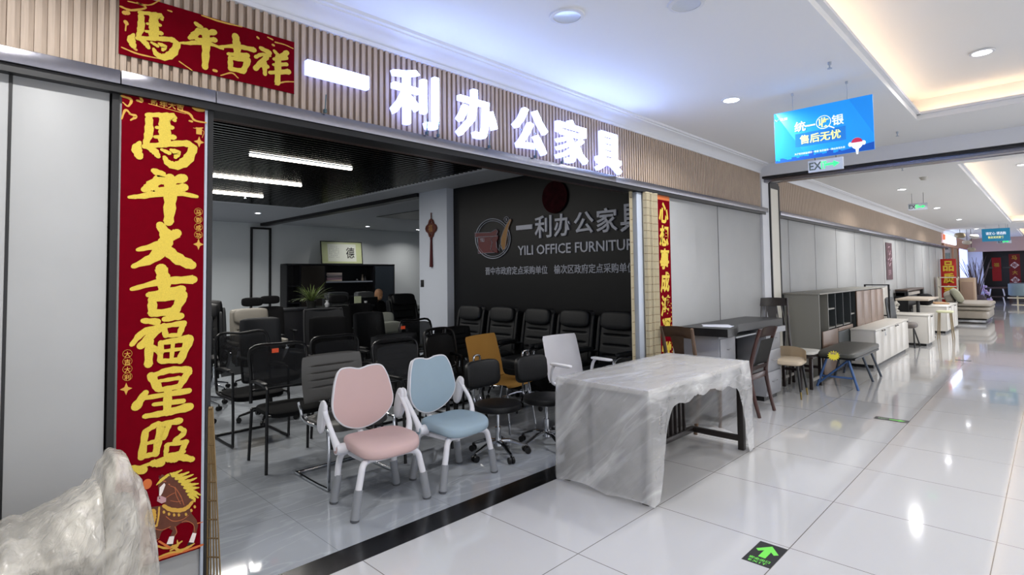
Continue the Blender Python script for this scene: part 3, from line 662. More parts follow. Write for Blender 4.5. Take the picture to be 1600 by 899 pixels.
def exit_sign(x, yc, zt, label, W=.30, H=.115):
    r = root('exit_sign', label, 'exit sign', (x, yc, zt-H), group=None)
    g = G(); g.b2(0, .025, -W/2, W/2, 0, H, bev=.003); g.build('panel', M('exit_panel', '#c9cfdc', .25, alpha=.9), r)
    fe = lambda u, v, w_: Vector((-w_, -u, v))
    g = G(); text_into(g, 'EX', at(fe, -.085, H/2), .11, .075, off=.02, ext=.002); g.build('lettering', M('exit_dark', '#2b4440', .4), r)
    g = G(); g.prism([(0, .05), (.07, .05), (.07, .03), (.12, H/2+.003), (.07, .088), (.07, .07), (0, .07)], fe, (.0005, .003)); text_into(g, 'IT', at(fe, -.012, H/2), .045, .07, off=.02, ext=.002); g.build('arrow', MGN, r)
    g = G()
    for y in (-W*.3, W*.3): g.tube([(.012, y, H), (.012, y, 3.0-(zt-H))], .003, 6)
    g.build('hanger', M_DARK, r)
    return r
exit_sign(5.8, 1.51, 2.577, 'running exit sign with green arrow half hidden behind the blue sign')
exit_sign(13.0, 1.815, 2.80, 'small green exit sign hanging in the far corridor', .30, .13)
exit_sign(24.3, 1.12, 2.47, 'green exit sign under the distant teal sign', .36, .10)
r = root('hanging_sign', 'distant teal and blue sign hanging near the end of the corridor', 'hanging sign', (24, 1.30, 2.44))
g = G(); g.b2(0, .02, -.35, .35, 0, .42); g.build('board', M('teal_sign', '#1c7c9c', .4, emit='#1c6c9c', estr=.4), r)
g = G(); text_into(g, '请放心 请选购', lambda u, v, w_: Vector((-w_, -u, v+.26)), .5, .10, off=.02, ext=.004); g.build('white_lettering', MWH, r)
g = G(); text_into(g, '售后无忧服务', lambda u, v, w_: Vector((-w_, -u, v+.13)), .40, .08, off=.02, ext=.004); g.build('yellow_lettering', MYE, r)
g = G()
for y in (-.25, .25): g.tube([(.01, y, .42), (.01, y, .56)], .004, 6)
g.build('hanger', M_ALU, r)
# --- floor stickers
r = root('floor_sticker', 'square black exit sticker with green arrow on the floor in front', 'floor sticker', (3.067, 1.153, 0))
g = G(); g.b2(-.135, .13, -.072, .072, 0, .0012); g.build('sheet', M('sticker_black', '#16171b', .4), r)
MGS = M('sticker_green', '#6fd94f', .4)
ff = lambda u, v, w_: Vector((v, -u, .0012+w_))
g = G(); g.prism([(-.018, -.05), (.018, -.05), (.018, .035), (.040, .010), (.058, .030), (.0, .105), (-.058, .030), (-.040, .010), (-.018, .035)], ff, (.0001, .0006)); g.build('arrow', MGS, r)
g = G(); text_into(g, '安全出口', at(ff, 0, -.078), .105, .026, off=.015, ext=.0006); text_into(g, 'EXIT', at(ff, 0, -.112), .09, .020, off=.015, ext=.0006, space=1.3); g.build('lettering', MGS, r)
r = root('floor_sticker', 'flat black arrow sticker farther along the floor beyond the first sticker', 'floor sticker', (6.67, 1.22, 0))
g = G(); g.b2(-.06, .06, -.145, .145, 0, .0012); g.build('sheet', MATS['sticker_black'], r)
fg = lambda u, v, w_: Vector((v, -u, .0012+w_))
g = G(); g.prism([(-.02, -.015), (.06, -.015), (.06, -.04), (.115, 0), (.06, .04), (.06, .015), (-.02, .015)], fg, (.0001, .0006)); g.build('arrow', MGS, r)
g = G(); text_into(g, '安全出口', at(fg, -.08, .015), .08, .022, ext=.0006); text_into(g, 'EXIT', at(fg, -.08, -.015), .06, .018, ext=.0006); g.build('lettering', M('sticker_pale', '#a8c8a0', .4), r)
g = G(); g.b2(-.05, .05, -.1, .1, 0, .0012); o = g.build('floor_sticker', MATS['sticker_black']); o.location = (11.8, 1.12, 0); tag(o, 'distant black sticker on the floor near the white cabinets', 'floor sticker')
# --- lamps
ML_ON = M('lamp_on', '#ffffff', .4, emit='#f6f8ff', estr=22); ML_OFF = M('lamp_glass', '#cdd3de', .3)
def lamp(x, y, z, on, label, rad=.062):
    r = root('downlight', label, 'ceiling light', (x, y, z), group='recessed ceiling lights')
    g = G(); R = rad+.018
    g.lathe([(rad, -.001), (rad+.002, -.008), (R, -.006), (R+.004, 0), (R, .002), (rad, .002)], (0, 0, 0), 28); g.build('ring', MW, r)
    g = G(); g.lathe([(.0005, -.003), (rad-.002, -.003), (rad-.002, .001), (.0005, .001)], (0, 0, 0), 24); g.build('lens', ML_ON if on else ML_OFF, r)
    return r
names = ['lit round downlight in the ceiling left of the blue sign', 'lit round downlight in the ceiling just beyond the beam', 'lit round downlight second beyond the beam', 'lit round downlight third beyond the beam', 'lit round downlight near the far shop', 'lit round downlight in the first ceiling recess']+['lit round downlight in the first ceiling recess, '+s_ for s_ in ('far side above the camera', 'near the top edge')]+['lit round downlight in the second ceiling recess, '+s_ for s_ in ('nearest', 'second nearest', 'third', 'farthest')]+['lit round downlight above the left panels']
for i, (x, y, z, on) in enumerate(DOWNLIGHTS):
    if on:
        lamp(x, y, z, 1, names[i]); area('downlight_beam', (x, y, z-.012), (0, 0, 0), .11, .11, 26, (1, .985, .97), 'DISK', 150)
for (x, y), lb in zip(((2.455, 1.947), (2.82, 1.396)), ('large unlit round ceiling fitting above the shop sign', 'large unlit round ceiling fitting cut by the top edge')):
    r = root('ceiling_speaker', lb, 'ceiling fitting', (x, y, 3.0))
    g = G(); g.lathe([(.078, 0), (.078, -.012), (.098, -.010), (.102, 0)], (0, 0, 0), 32); g.build('ring', MW, r)
    g = G(); g.lathe([(.0005, -.002), (.055, -.004), (.077, -.009), (.0775, -.001), (.0005, -.0005)], (0, 0, 0), 32); g.build('dish', ML_OFF, r)
for (x, y), lb in zip(SHOPLIGHTS, ('lit downlight in the shop ceiling by the slats', 'lit downlight in the shop ceiling above the bookcase', 'lit downlight in the shop ceiling left of the column, nearer', 'lit downlight in the shop ceiling beside the column, farther', 'lit downlight at the back left of the shop ceiling')):
    lamp(x, y, IZ, 1, lb, .05); area('shop_lamp_beam', (x, y, IZ-.012), (0, 0, 0),  .09, .09, 24 if y < 12 else 9, (1, .98, .95), 'DISK', 140)
MTU = M('tube_glow', '#ffffff', .4, emit='#fff6e6', estr=16)
def tube(x0, x1, y, label):
    r = root('tube_light', label, 'tube light', ((x0+x1)/2, y, IZ-.05), group='shop tube lights'); L = (x1-x0)/2
    g = G(); g.b2(-L, L, -.022, .022, -.002, .02, bev=.003); g.build('housing', M_ALU, r)
    g = G(); g.b2(-L+.01, L-.01, -.018, .018, -.024, -.003, bev=.006); g.build('tube', MTU, r)
    area('tube_beam', ((x0+x1)/2, y, IZ-.08), (0, 0, 0), x1-x0, .03, 24, (1, .97, .92))
tube(2.07, 3.22, 5.75, 'nearest glowing tube light under the black slats'); tube(2.17, 3.30, 7.23, 'middle glowing tube light under the black slats'); tube(2.5, 3.32, 8.6, 'farthest glowing tube light under the black slats')
tube(.4, 1.55, 5.75, 'added unseen tube light left behind the doorpost, nearest row'); tube(.4, 1.55, 7.23, 'added unseen tube light left behind the doorpost, middle row')  # extra tubes out of view, added to balance the shop lighting
# sprinklers / detectors
for x, y, z, lb in ((4.45, 1.25, 3.0, 'small sprinkler head on the ceiling above the blue sign'), (6.6, 1.2, 3.0, 'small sprinkler head on the ceiling right of the blue sign'), (9.6, 1.5, 3.0, 'small sprinkler head on the ceiling beyond the beam'), (3.05, 8.6, 2.76, 'small sprinkler head among the black slats')):
    g = G(); g.cyl((0, 0, 0), (0, 0, -.02), .012, seg=10); g.cyl((0, 0, -.02), (0, 0, -.045), .005, seg=8); g.cyl((0, 0, -.045), (0, 0, -.049), .016, seg=12)
    o = g.build('sprinkler', M_ALU); p = onZ(1296, 97, 3.0) if x == 4.45 else (onZ(1402, 206, 3.0) if x == 6.6 else Vector((x, y, z))); o.location = p; tag(o, lb, 'sprinkler')
g = G(); g.lathe([(.0005, -.05), (.035, -.045), (.05, -.02), (.06, 0), (.0005, .0)], (0, 0, 0), 20); o = g.build('smoke_detector', M('detector', '#b9b6ae', .5)); o.location = onZ(1443, 277, 3.0); tag(o, 'round smoke detector on the ceiling beyond the beam', 'detector')
# ================================================================== STUDY CHAIRS (pink, blue)
MPK = M('pink_fabric', '#cbaeac', .85, bump=.25, bscale=500); MBLU = M('blue_fabric', '#98adbb', .85, bump=.25, bscale=500)
MWP = M('white_plastic', '#dcdce2', .35); MGS2 = M('grey_sleeve', '#8a8d92', .45); MGFT = M('dark_foot', '#55575c', .5)
def rounded(pts, n=6):
    """closed Catmull-Rom through pts"""
    out = []; m = len(pts); P = [Vector(p) for p in pts]
    for i in range(m):
        a, b, c, d = P[i-1], P[i], P[(i+1) % m], P[(i+2) % m]
        for k in range(n):
            t = k/n; out.append(.5*((2*b)+(c-a)*t+(2*a-5*b+4*c-d)*t*t+(3*b-a-3*c+d)*t**3))
    return out
def shell(g, outline, fn, t0, t1, inset=.92, rings=4, puff=.0):
    """soft padded panel: outline 2D, fn(u,v,w)->3D; puffs towards w=t1"""
    n = len(outline); c = sum(outline, Vector((0, 0)))/n
    rows = []
    for k in range(rings+1):
        s = 1-k/(rings) * 1.0
        ww = t1 + puff*(1-(s**2.2)) if k else t1
        rows.append([g.bm.verts.new(fn(*(c+(p-c)*max(s, .0)), ww)) if s > 0 else None for p in outline])
    back = [g.bm.verts.new(fn(p.x, p.y, t0)) for p in outline]
    for i in range(n): g.bm.faces.new((back[i], back[(i+1) % n], rows[0][(i+1) % n], rows[0][i]))
    for a, b in zip(rows[:-1], rows[1:]):
        if b[0] is None: break
        for i in range(n): g.bm.faces.new((a[i], a[(i+1) % n], b[(i+1) % n], b[i]))
    ctr = g.bm.verts.new(fn(c.x, c.y, t1+puff)); last = rows[-2]
    for i in range(n): g.bm.faces.new((last[i], last[(i+1) % n], ctr))
    cb = g.bm.verts.new(fn(c.x, c.y, t0))
    for i in range(n): g.bm.faces.new((back[(i+1) % n], back[i], cb))
    return g
def study_chair(label, fab):
    r = root('study_chair', label, 'chair')
    # seat: front is -Y
    g = G()
    def seatfn(v):
        x, y, z = v; t = (y+.2)/.4
        x *= 1.03-.13*t; z += .018*(x/.22)**2*(.3+t) - .028*max(0, -y/.2-.45)
        return (x, y, z)
    g.sq((0, -.02, .398), (.465, .43, .105), .55, .62, fn=seatfn, nu=48, nv=18); g.build('seat', fab, r)
    g = G(); g.sq((0, -.01, .345), (.38, .34, .05), .4, .5); g.build('seat_pan', MWP, r)
    # backrest
    out = rounded([(-.232,.13),(-.218,.22),(-.196,.30),(-.158,.357),(-.08,.362),(0,.346),(.08,.362),(.158,.357),(.196,.30),(.218,.22),(.232,.13),(.212,.06),(.15,-.005),(.075,-.042),(0,-.054),(-.075,-.042),(-.15,-.005),(-.212,.06)])
    out = [Vector((p.x*.97, p.y)) for p in out]
    def bf(u, v, w_):
        return Vector((u, .205-.0+.20*(v)*.42+.055*(1-(u/.24)**2)*1.0-w_, .50+v))
    g = G(); shell(g, out, bf, -.012, .012, puff=.012, rings=5); g.build('backrest', fab, r)
    g = G(); g.tube([bf(p.x*1.012, p.y+(.004 if p.y > .2 else -.004), .004) for p in out], .0065, 8, closed=True); g.build('rim', MWP, r)
    g = G(); shell(g, [p*.985 for p in out], bf, -.034, -.0125, puff=0, rings=3)
    g.tube([(0, .19, .36), (0, .275, .42), (0, .30, .52), (0, .315, .66)], .022, 10, smooth=4, flat=.6); g.build('back_shell', MWP, r)
    # legs
    for sx in (-1, 1):
        for yy, xx, tx in ((-.18, .262, .20), (.18, .235, .19)):
            g = G()
            top = (sx*.10, yy*.55, .325) if yy < 0 else (sx*.14, .10, .33)
            g.tube([top, (sx*(tx-.035), yy*.80, .335), (sx*tx, yy*.9, .315), (sx*(tx+.018), yy*.94, .25), (sx*(xx-.020), yy*.97, .145)], .021, 12, smooth=4)
            lg = g.build('leg', MWP, r)
            g = G(); a = Vector((sx*(xx-.028), yy*.965, .185)); b = Vector((sx*xx, yy, .0135)); g.cyl(a, b, .026, .028, 16); g.build('leg_sleeve', MGS2, lg)
            g = G(); g.cyl(b, (sx*(xx+.0015), yy, 0), .029, .026, 16); g.build('foot', MGFT, lg)
    g = G(); g.tube([(-.12, -.10, .327), (.12, -.10, .327)], .02, 10); g.tube([(0, -.1, .327), (0, .12, .327)], .025, 10); g.build('seat_frame', MWP, r)
    for sx in (-1, 1):
        g = G(); g.cyl((sx*.205, .06, .385), (sx*.278, .06, .388), .036, .034, 20)
        pts = [(sx*.262, .06, .39), (sx*.282, .075, .455), (sx*.292, .12, .53), (sx*.292, .185, .60), (sx*.288, .215, .645)]
        g.tube(pts, .019, 12, smooth=5, rs=[.03, .021, .017, .018, .022], flat=.8)
        arm = g.build('armrest', MWP, r)
        g = G()
        g.sq((sx*.292, .24, .568), (.042, .092, .235), .75, .75, rot=(.30, 0, 0), nu=24, nv=12); g.build('arm_pad', MWP, arm)
        g = G(); g.cyl((sx*.279, .06, .388), (sx*.283, .06, .388), .026, .024, 20); g.build('arm_cap', fab, arm)
    return r
pc = study_chair('pink children\'s study chair with white arms and grey feet', MPK); place(pc, (2.036, 3.284, 0), math.radians(-3.5), 'pink study chair with white frame and folding arms at the front edge of the shop', 'study chairs')
dup(pc, (2.665, 3.276, 0), math.radians(3.5), 'light blue study chair with white frame beside the pink one', 'study chairs', {MPK: MBLU})
# ================================================================== SHOP CHAIRS
MBF = M('black_fabric', '#0b0b0d', .85, spec=.2, bump=.2, bscale=400); MBL2 = M('black_leather', '#08090c', .5, spec=.35, bump=.12, bscale=60); MSL = M('slate_leather', '#0c0f14', .55, spec=.35)
MGRL = M('grey_leather', '#4b4a48', .42); MTAU = M('taupe_leather', '#77736b', .5); MSAGE = M('sage_leather', '#7d8078', .5)
MCH = M('chrome', '#c9ccd2', .12, 1); MBP = M('black_plastic', '#0c0c0e', .4, spec=.4); MBT = M('black_tube', '#101013', .35, .3)
MMESH = M('mesh_fabric', '#1a1b1e', .8, alpha=.72); MGM = M('grey_mesh', '#232427', .7)
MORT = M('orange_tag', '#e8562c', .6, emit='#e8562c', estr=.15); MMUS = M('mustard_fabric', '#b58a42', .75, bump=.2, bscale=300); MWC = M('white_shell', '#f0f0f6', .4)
def star_base(r, metal, rad=.30, n=5, h=.40, a0=.3, y0=0):
    g = G(); g.cyl((0, y0, .08), (0, y0, .14), .035, .028, 16); g.cyl((0, y0, .12), (0, y0, h*.62), .025, seg=14); g.cyl((0, y0, h*.6), (0, y0, h), .014, seg=12); g.build('gas_lift', metal, r)
    for k in range(n):
        a = a0+2*PI*k/n; c, s = math.cos(a), math.sin(a)
        g = G(); g.tube([(.02*c, y0+.02*s, .115), (rad*.4*c, y0+rad*.4*s, .115), (rad*.8*c, y0+rad*.8*s, .082), (rad*c, y0+rad*s, .066)], .016, 8, smooth=3, rs=[.022, .02, .016, .012], flat=.8)
        sp = g.build('base_spoke', metal, r)
        g = G(); q_ = Vector((rad*c, y0+rad*s, 0)); ax = Vector((-s, c, 0))
        for sd in (-1, 1): g.cyl(q_+ax*sd*.006+Vector((0, 0, .026)), q_+ax*sd*.024+Vector((0, 0, .026)), .026, seg=14)
        g.cyl(q_+Vector((0, 0, .03)), q_+Vector((0, 0, .066)), .007, seg=8); g.build('castor', MBP, sp)
def padback(g, w, h, z0, y0, lean=.15, th=.06, crv=.04, topr=.35, ribs=(), dip=.012):
    """padded back panel, front faces -Y"""
    nu, nv = 14, 20
    def P(u, v, side):
        x = (u-.5)*w; z = z0+v*h
        ww = 1-.10*abs(v-.5)**2*2
        e = (abs(2*u-1)**4+abs(2*v-1)**6); rd = max(0, 1-min(1, e)**.5*.0)
        edge = min(1, (1-abs(2*u-1)**5))*min(1, (1-abs(2*v-1)**7)); t = th/2*max(edge, 0)**.45
        xx = x*ww*(1-.10*max(0, v-.9)*10*abs(2*u-1)*.3)
        y = y0+lean*v*h+crv*(1-(2*u-1)**2)-crv*.5
        d = 0
        for rv in ribs: d += dip*math.exp(-((v-rv)/.012)**2)*(1 if abs(2*u-1) < .7 else 0)
        return Vector((xx, y+(-t+d if side else t), z-(.018*abs(2*u-1)**6 if v > .97 else 0)))
    A = [[g.bm.verts.new(P(i/nu, j/(nv*3), 1)) for i in range(nu+1)] for j in range(nv*3+1)]
    B = [[g.bm.verts.new(P(i/nu, j/(nv*3), 0)) for i in range(nu+1)] for j in range(nv*3+1)]
    n = nv*3
    for j in range(n):
        for i in range(nu):
            g.bm.faces.new((A[j][i], A[j][i+1], A[j+1][i+1], A[j+1][i])); g.bm.faces.new((B[j][i+1], B[j][i], B[j+1][i], B[j+1][i+1]))
        g.bm.faces.new((B[j][0], A[j][0], A[j+1][0], B[j+1][0])); g.bm.faces.new((A[j][nu], B[j][nu], B[j+1][nu], A[j+1][nu]))
    for i in range(nu):
        g.bm.faces.new((B[0][i], B[0][i+1], A[0][i+1], A[0][i])); g.bm.faces.new((A[n][i], A[n][i+1], B[n][i+1], B[n][i]))
    bmesh.ops.remove_doubles(g.bm, verts=g.bm.verts, dist=.0004); return g
def seatpad(g, w=.48, d=.46, z=.45, th=.08, y=-.02): return g.sq((0, y, z-th/2), (w, d, th), .45, .45, fn=lambda v: (v.x, v.y, v.z-.02*max(0, -v.y/(d/2)-.5)))
# ---- sled visitor chair with a ribbed leather back
def sled_chair(label, mat, metal, w=.50, top=.90, ribs=(.30, .45, .60, .75), arms=False, mesh=False):
    r = root('visitor_chair', label, 'chair'); hw = w/2
    g = G(); seatpad(g, w-.02, .46, .46, .07); g.build('seat', mat if not mesh else MBF, r)
    g = G(); padback(g, w-.02, top-.54, .54, .20, .12, .035, .03, ribs=ribs) if not mesh else padback(g, w-.06, top-.58, .57, .21, .10, .008, .03)
    g.build('backrest', mat, r)
    for sx in (-1, 1):
        g = G(); x = sx*hw
        g.tube([(x, .235, top-.10 if mesh else .55), (x, .20, .50), (x, .12, .425), (x, -.20, .425), (x, -.245, .38), (x, -.245, .06), (x, -.20, .013), (x, .24, .013), (x*.9, .262, .013), (0, .262, .013)], .0125, 8, smooth=4); g.build('leg_frame', metal, r)
        if arms:
            g = G(); g.tube([(x, -.235, .40), (x, -.235, .62), (x, -.19, .66), (x, .16, .66), (x, .225, .63)], .012, 8, smooth=3); a = g.build('armrest', metal, r)
            g = G(); g.sq((x, -.02, .675), (.045, .26, .022), .5, .5); g.build('arm_pad', MBP, a)
    g = G(); g.tube([(-hw, .20, .43), (hw, .20, .43)], .011, 8); g.tube([(-hw, -.16, .425), (hw, -.16, .425)], .011, 8)
    if mesh: g.tube([(-hw+.02, .22, .56), (-hw+.015, .25, top-.02), (0, .275, top), (hw-.015, .25, top-.02), (hw-.02, .22, .56)], .013, 8, smooth=5)
    g.build('cross_frame', metal if not mesh else MBT, r)
    return r
# ---- four-legged mesh chair
def leg_chair(label, top=.93):
    r = root('mesh_chair', label, 'chair'); w = .50
    g = G(); seatpad(g, .46, .44, .47, .06); g.build('seat', MBF, r)
    g = G(); padback(g, w-.06, top-.60, .56, .20, .12, .008, .03); g.build('backrest', MMESH, r)
    g = G(); g.tube([(-.24, .20, .47), (-.23, .235, .70), (-.225, .26, top-.02), (0, .285, top), (.225, .26, top-.02), (.23, .235, .70), (.24, .20, .47)], .014, 8, smooth=5); g.tube([(-.23, .215, .57), (.23, .215, .57)], .011, 8); g.build('back_frame', MBT, r)
    for sx in (-1, 1):
        g = G(); g.tube([(sx*.235, .19, .43), (sx*.245, .23, 0)], .0125, 8); g.build('leg', MBT, r)
        g = G(); g.tube([(sx*.235, -.20, .60), (sx*.235, -.19, .43), (sx*.25, -.23, 0)], .0125, 8); g.build('leg', MBT, r)
        g = G(); g.tube([(sx*.235, -.20, .60), (sx*.235, -.17, .65), (sx*.235, .10, .66), (sx*.232, .225, .64)], .012, 8, smooth=3); a = g.build('armrest', MBT, r)
        g = G(); g.sq((sx*.235, -.04, .672), (.045, .24, .02), .5, .5); g.build('arm_pad', MBP, a)
    g = G()
    for y in (-.19, .19): g.tube([(-.235, y, .43), (.235, y, .43)], .011, 8)
    g.build('seat_frame', MBT, r)
    return r
# ---- task chair
def task_chair(label, mat, top=1.05, w=.48, head=False, base=None, arms=True, frame=None, ribs=(), mat2=None):
    r = root('office_chair', label, 'chair')
    g = G(); seatpad(g, .50, .48, .50, .09); g.build('seat', mat2 or mat, r)
    g = G(); g.b2(-.10, .10, -.12, .14, .385, .412, bev=.008); g.build('tilt_plate', MBP, r)
    bt = top-(.16 if head else 0)
    g = G(); padback(g, w, bt-.56, .56, .21, .14, .055 if not frame else .012, .05, ribs=ribs); g.build('backrest', mat, r)
    if frame:
        g = G(); hw = w/2; g.tube([(-hw+.03, .215, .56), (-hw, .235, .62), (-hw+.005, .285, bt-.04), (-hw+.05, .29, bt), (0, .30, bt+.005), (hw-.05, .29, bt), (hw-.005, .285, bt-.04), (hw, .235, .62), (hw-.03, .215, .56)], .013, 8, smooth=4, closed=True); g.build('back_frame', frame, r)
    g = G(); g.tube([(0, .08, .41), (0, .26, .43), (0, .305, .52), (0, .305, .70)], .018, 8, smooth=4, flat=.5); g.build('back_stem', MBP, r)
    if head:
        g = G(); g.sq((0, .27, top-.055), (.30, .07, .13), .5, .5); g.build('headrest', mat2 or mat, r)
    if arms:
        for sx in (-1, 1):
            g = G(); g.tube([(sx*.18, 0, .42), (sx*.275, 0, .43), (sx*.29, .0, .50), (sx*.29, .02, .66)], .014, 8, smooth=3); a = g.build('armrest', MBP, r)
            g = G(); g.sq((sx*.285, -.02, .675), (.07, .26, .03), .5, .6); g.build('arm_pad', MBP, a)
    star_base(r, base or MBP, .30, h=.40)
    return r
# ---- executive chair
def exec_chair(label, mat, top=1.14, w=.60, ribs=(.22, .40, .58, .74), panel=True):
    r = root('executive_chair', label, 'chair')
    g = G(); g.sq((0, -.04, .47), (.54, .52, .15), .5, .42); g.build('seat', mat, r)
    g = G(); padback(g, w, top-.52, .50, .20, .20, .13, .03, ribs=ribs, dip=.03); g.build('backrest', mat, r)
    g = G(); g.sq((0, .235, top-.12), (w*.86, .10, .20), .5, .4, rot=(-.18, 0, 0)); g.build('headrest', mat, r)
    if panel:
        for sx in (-1, 1):
            g = G(); g.sq((sx*w*.5, .245, .80), (.05, .11, top-.62), .4, .4, rot=(-.19, 0, 0)); g.build('side_bolster', MSL, r)
    for sx in (-1, 1):
        g = G(); g.tube([(sx*.27, .22, .66), (sx*.30, .0, .68), (sx*.30, -.22, .655), (sx*.295, -.25, .60), (sx*.27, -.10, .42)], .022, 8, smooth=4, flat=.7); a = g.build('armrest', MCH, r)
        g = G(); g.sq((sx*.30, -.05, .695), (.075, .33, .045), .5, .5); g.build('arm_pad', mat, a)
    star_base(r, MCH, .32, h=.41)
    return r
# ---- round stool with back pad
def stool_chair(label):
    r = root('swivel_stool', label, 'stool')
    g = G(); g.lathe([(.0005, .435), (.15, .442), (.196, .432), (.205, .410), (.199, .388), (.178, .378), (.0005, .376)], seg=36); g.build('seat', MBL2, r)
    g = G(); g.sq((0, .20, .655), (.40, .07, .235), .45, .38, rot=(-.10, 0, 0), fn=lambda v: (v.x, v.y-.25*v.x*v.x*3, v.z)); g.build('backrest', MBL2, r)
    g = G()
    for sx in (-1, 1): g.tube([(sx*.035, .05, .392), (sx*.038, .19, .395), (sx*.038, .25, .45), (sx*.038, .235, .60), (sx*.038, .245, .765)], .0085, 8, smooth=4)
    g.tube([(-.038, .245, .76), (-.036, .245, .80), (0, .245, .81), (.036, .245, .80), (.038, .245, .76)], .0095, 8, smooth=3); g.build('back_bracket', MCH, r)
    g = G(); g.b2(-.08, .08, -.08, .08, .36, .375, bev=.004); g.tube([(.05, 0, .375), (.16, -.03, .365), (.19, -.035, .35)], .005, 6); g.sq((.20, -.037, .335), (.02, .02, .05), .5, .5); g.build('lever', MBP, r)
    star_base(r, MCH, .25, h=.375, a0=.55)
    return r
# ---- thin moulded shell chair
def shell_chair(label, mat, w=.50, top=.90, arms=True):
    r = root('shell_chair', label, 'chair')
    def prof(t):
        pts = [(-.23, .435), (-.20, .46), (-.05, .452), (.12, .45), (.20, .49), (.225, .60), (.26, .75), (.30, top)]
        x = t*(len(pts)-1); i = min(int(x), len(pts)-2); f = x-i
        a = pts[max(i-1, 0)]; b = pts[i]; c = pts[i+1]; d = pts[min(i+2, len(pts)-1)]
        h = lambda k: .5*((2*b[k])+(c[k]-a[k])*f+(2*a[k]-5*b[k]+4*c[k]-d[k])*f*f+(3*b[k]-a[k]-3*c[k]+d[k])*f**3)
        return h(0), h(1)
    def fn(u, v):
        y, z = prof(v); k = 2*u-1
        ww = w/2*(1-.06*math.cos(v*PI)**2)*(1-.10*max(0, (v-.35)*(.75-v))*4)
        if v > .93: ww *= 1-((v-.93)/.07)**3*.06
        return Vector((k*ww, y-.03*k*k*(1 if v > .5 else 0), z+.015*k*k*(1 if v < .5 else 0)))
    g = G(); g.sheet(fn, 14, 36, thick=.012); g.build('shell', mat, r)
    if arms:
        for sx in (-1, 1):
            g = G(); g.tube([(sx*.20, .10, .445), (sx*.27, .10, .49), (sx*.285, .08, .60), (sx*.285, .05, .645)], .016, 8, smooth=4); a = g.build('armrest', mat, r)
            g = G(); g.sq((sx*.285, -.04, .66), (.06, .27, .028), .45, .5); g.build('arm_pad', mat, a)
        star_base(r, MCH, .29, h=.43)
    else:
        for sx in (-1, 1):
            g = G(); g.tube([(sx*.20, -.18, .44), (sx*.235, -.23, .01)], .010, 8); g.build('leg', MCH, r)
            g = G(); g.tube([(sx*.19, .12, .44), (sx*.225, .23, .01)], .010, 8); g.build('leg', MCH, r)
    return r
GV = 'office chairs crowded inside the shop'
def pl(r, x, y, deg, lab): place(r, (x, y, 0), math.radians(deg), lab, GV); return r
def dp(r, x, y, deg, lab, mats=None, name=None): return dup(r, (x, y, 0), math.radians(deg), lab, GV, mats, name)
def orange_tag(x, y, z, lab):
    g = G(); g.b2(-.028, .028, -.003, .003, -.018, .018); o = g.build('price_tag', MORT); o.location = (x, y, z); tag(o, lab, 'price tag')
gch = pl(sled_chair('x', MGRL, MCH, .54, .90), 2.15, 3.93, 0, 'grey leather visitor chair with ribbed back and chrome sled base behind the pink chair')
mc = pl(leg_chair('x', .93), 1.98, 4.57, -4, 'black four-legged mesh chair with orange tag left of the grey visitor chair'); orange_tag(1.955, 4.79, .885, 'small orange price tag on the front black mesh chair')
sl = pl(sled_chair('x', MMESH, MBT, .50, .965, ribs=(), arms=True, mesh=True), 2.02, 5.49, 0, 'black mesh sled chair behind the four-legged mesh chair')
rb = pl(sled_chair('x', MBL2, MBT, .60, .92, arms=True), 3.22, 4.66, 0, 'wide black ribbed visitor chair in the middle of the shop floor')
dp(mc, 2.83, 4.02, 2, 'black mesh chair directly behind the blue study chair'); dp(mc, 2.62, 4.78, -3, 'black mesh chair behind the ribbed grey chair')
dp(sl, 4.0, 5.35, 4, 'black mesh-backed chair with orange tag in front of the white column'); orange_tag(3.78, 5.56, .90, 'orange price tag on the mesh chair in front of the column')
t1 = pl(task_chair('x', MSL, 1.07, .46), 2.42, 6.06, 3, 'dark slate swivel chair with square back near the left doorpost')
dp(t1, 2.98, 5.62, -2, 'black swivel chair in front of the grey-framed mesh chair', {MSL: MBF}); dp(t1, 3.68, 5.90, 3, 'broad black swivel chair just left of the sage leather seats', {MSL: MBL2})
t2 = pl(task_chair('x', MGM, 1.10, .52, frame=MGM, mat2=MBF), 3.34, 6.42, -2, 'grey-framed mesh swivel chair with rounded top in the middle row')
ex = pl(exec_chair('x', MBL2, 1.23, .56), 2.02, 7.15, -8, 'tall black leather executive chair at the left edge of the shop')
dp(ex, 1.62, 6.30, -14, 'black leather armchair with horizontal folds at the left doorpost', name='executive_chair'); dp(ex, 2.40, 8.18, -6, 'tall black executive chair farther back behind the taupe chair')
ta = pl(exec_chair('x', MTAU, 1.13, .50, ribs=(.55,), panel=False), 2.78, 7.40, -2, 'taupe leather high-backed chair standing out among black chairs')
t3 = pl(task_chair('x', MBF, 1.22, .42, head=True), 3.10, 8.16, 0, 'black high-backed swivel chair left of the headrest chair'); dp(t3, 3.56, 8.72, -4, 'black chair with round headrest bar near the sliding panel')
sg = dp(ta, 4.28, 6.35, 8, 'low sage grey leather chair left of the column, nearer one', {MTAU: MSAGE}); sg.scale = (.86, .86, .80)
sg = dp(ta, 4.66, 7.25, -6, 'sage grey leather chair left of the column, farther one', {MTAU: MSAGE}); sg.scale = (.92, .92, .86)
dp(t3, 4.30, 7.85, 0, 'black swivel chair behind the sage leather chairs'); dp(t1, 4.86, 8.15, 3, 'black square-backed chair in front of the seated person', {MSL: MBF}); dp(ex, 5.62, 8.0, 3, 'large black executive chair half hidden by the white column')
gx = dp(ex, 5.62, 10.35, 4, 'dark grey high-backed chair in front of the bookcase', {MBL2: M('dark_grey_leather', '#3a3d40', .5)})
gx2 = dp(ta, 6.30, 10.45, 0, 'grey leather chair in which the bald person sits', {MTAU: M('mid_grey_leather', '#55585a', .55)}); gx2.scale = (1, 1, 1.08)
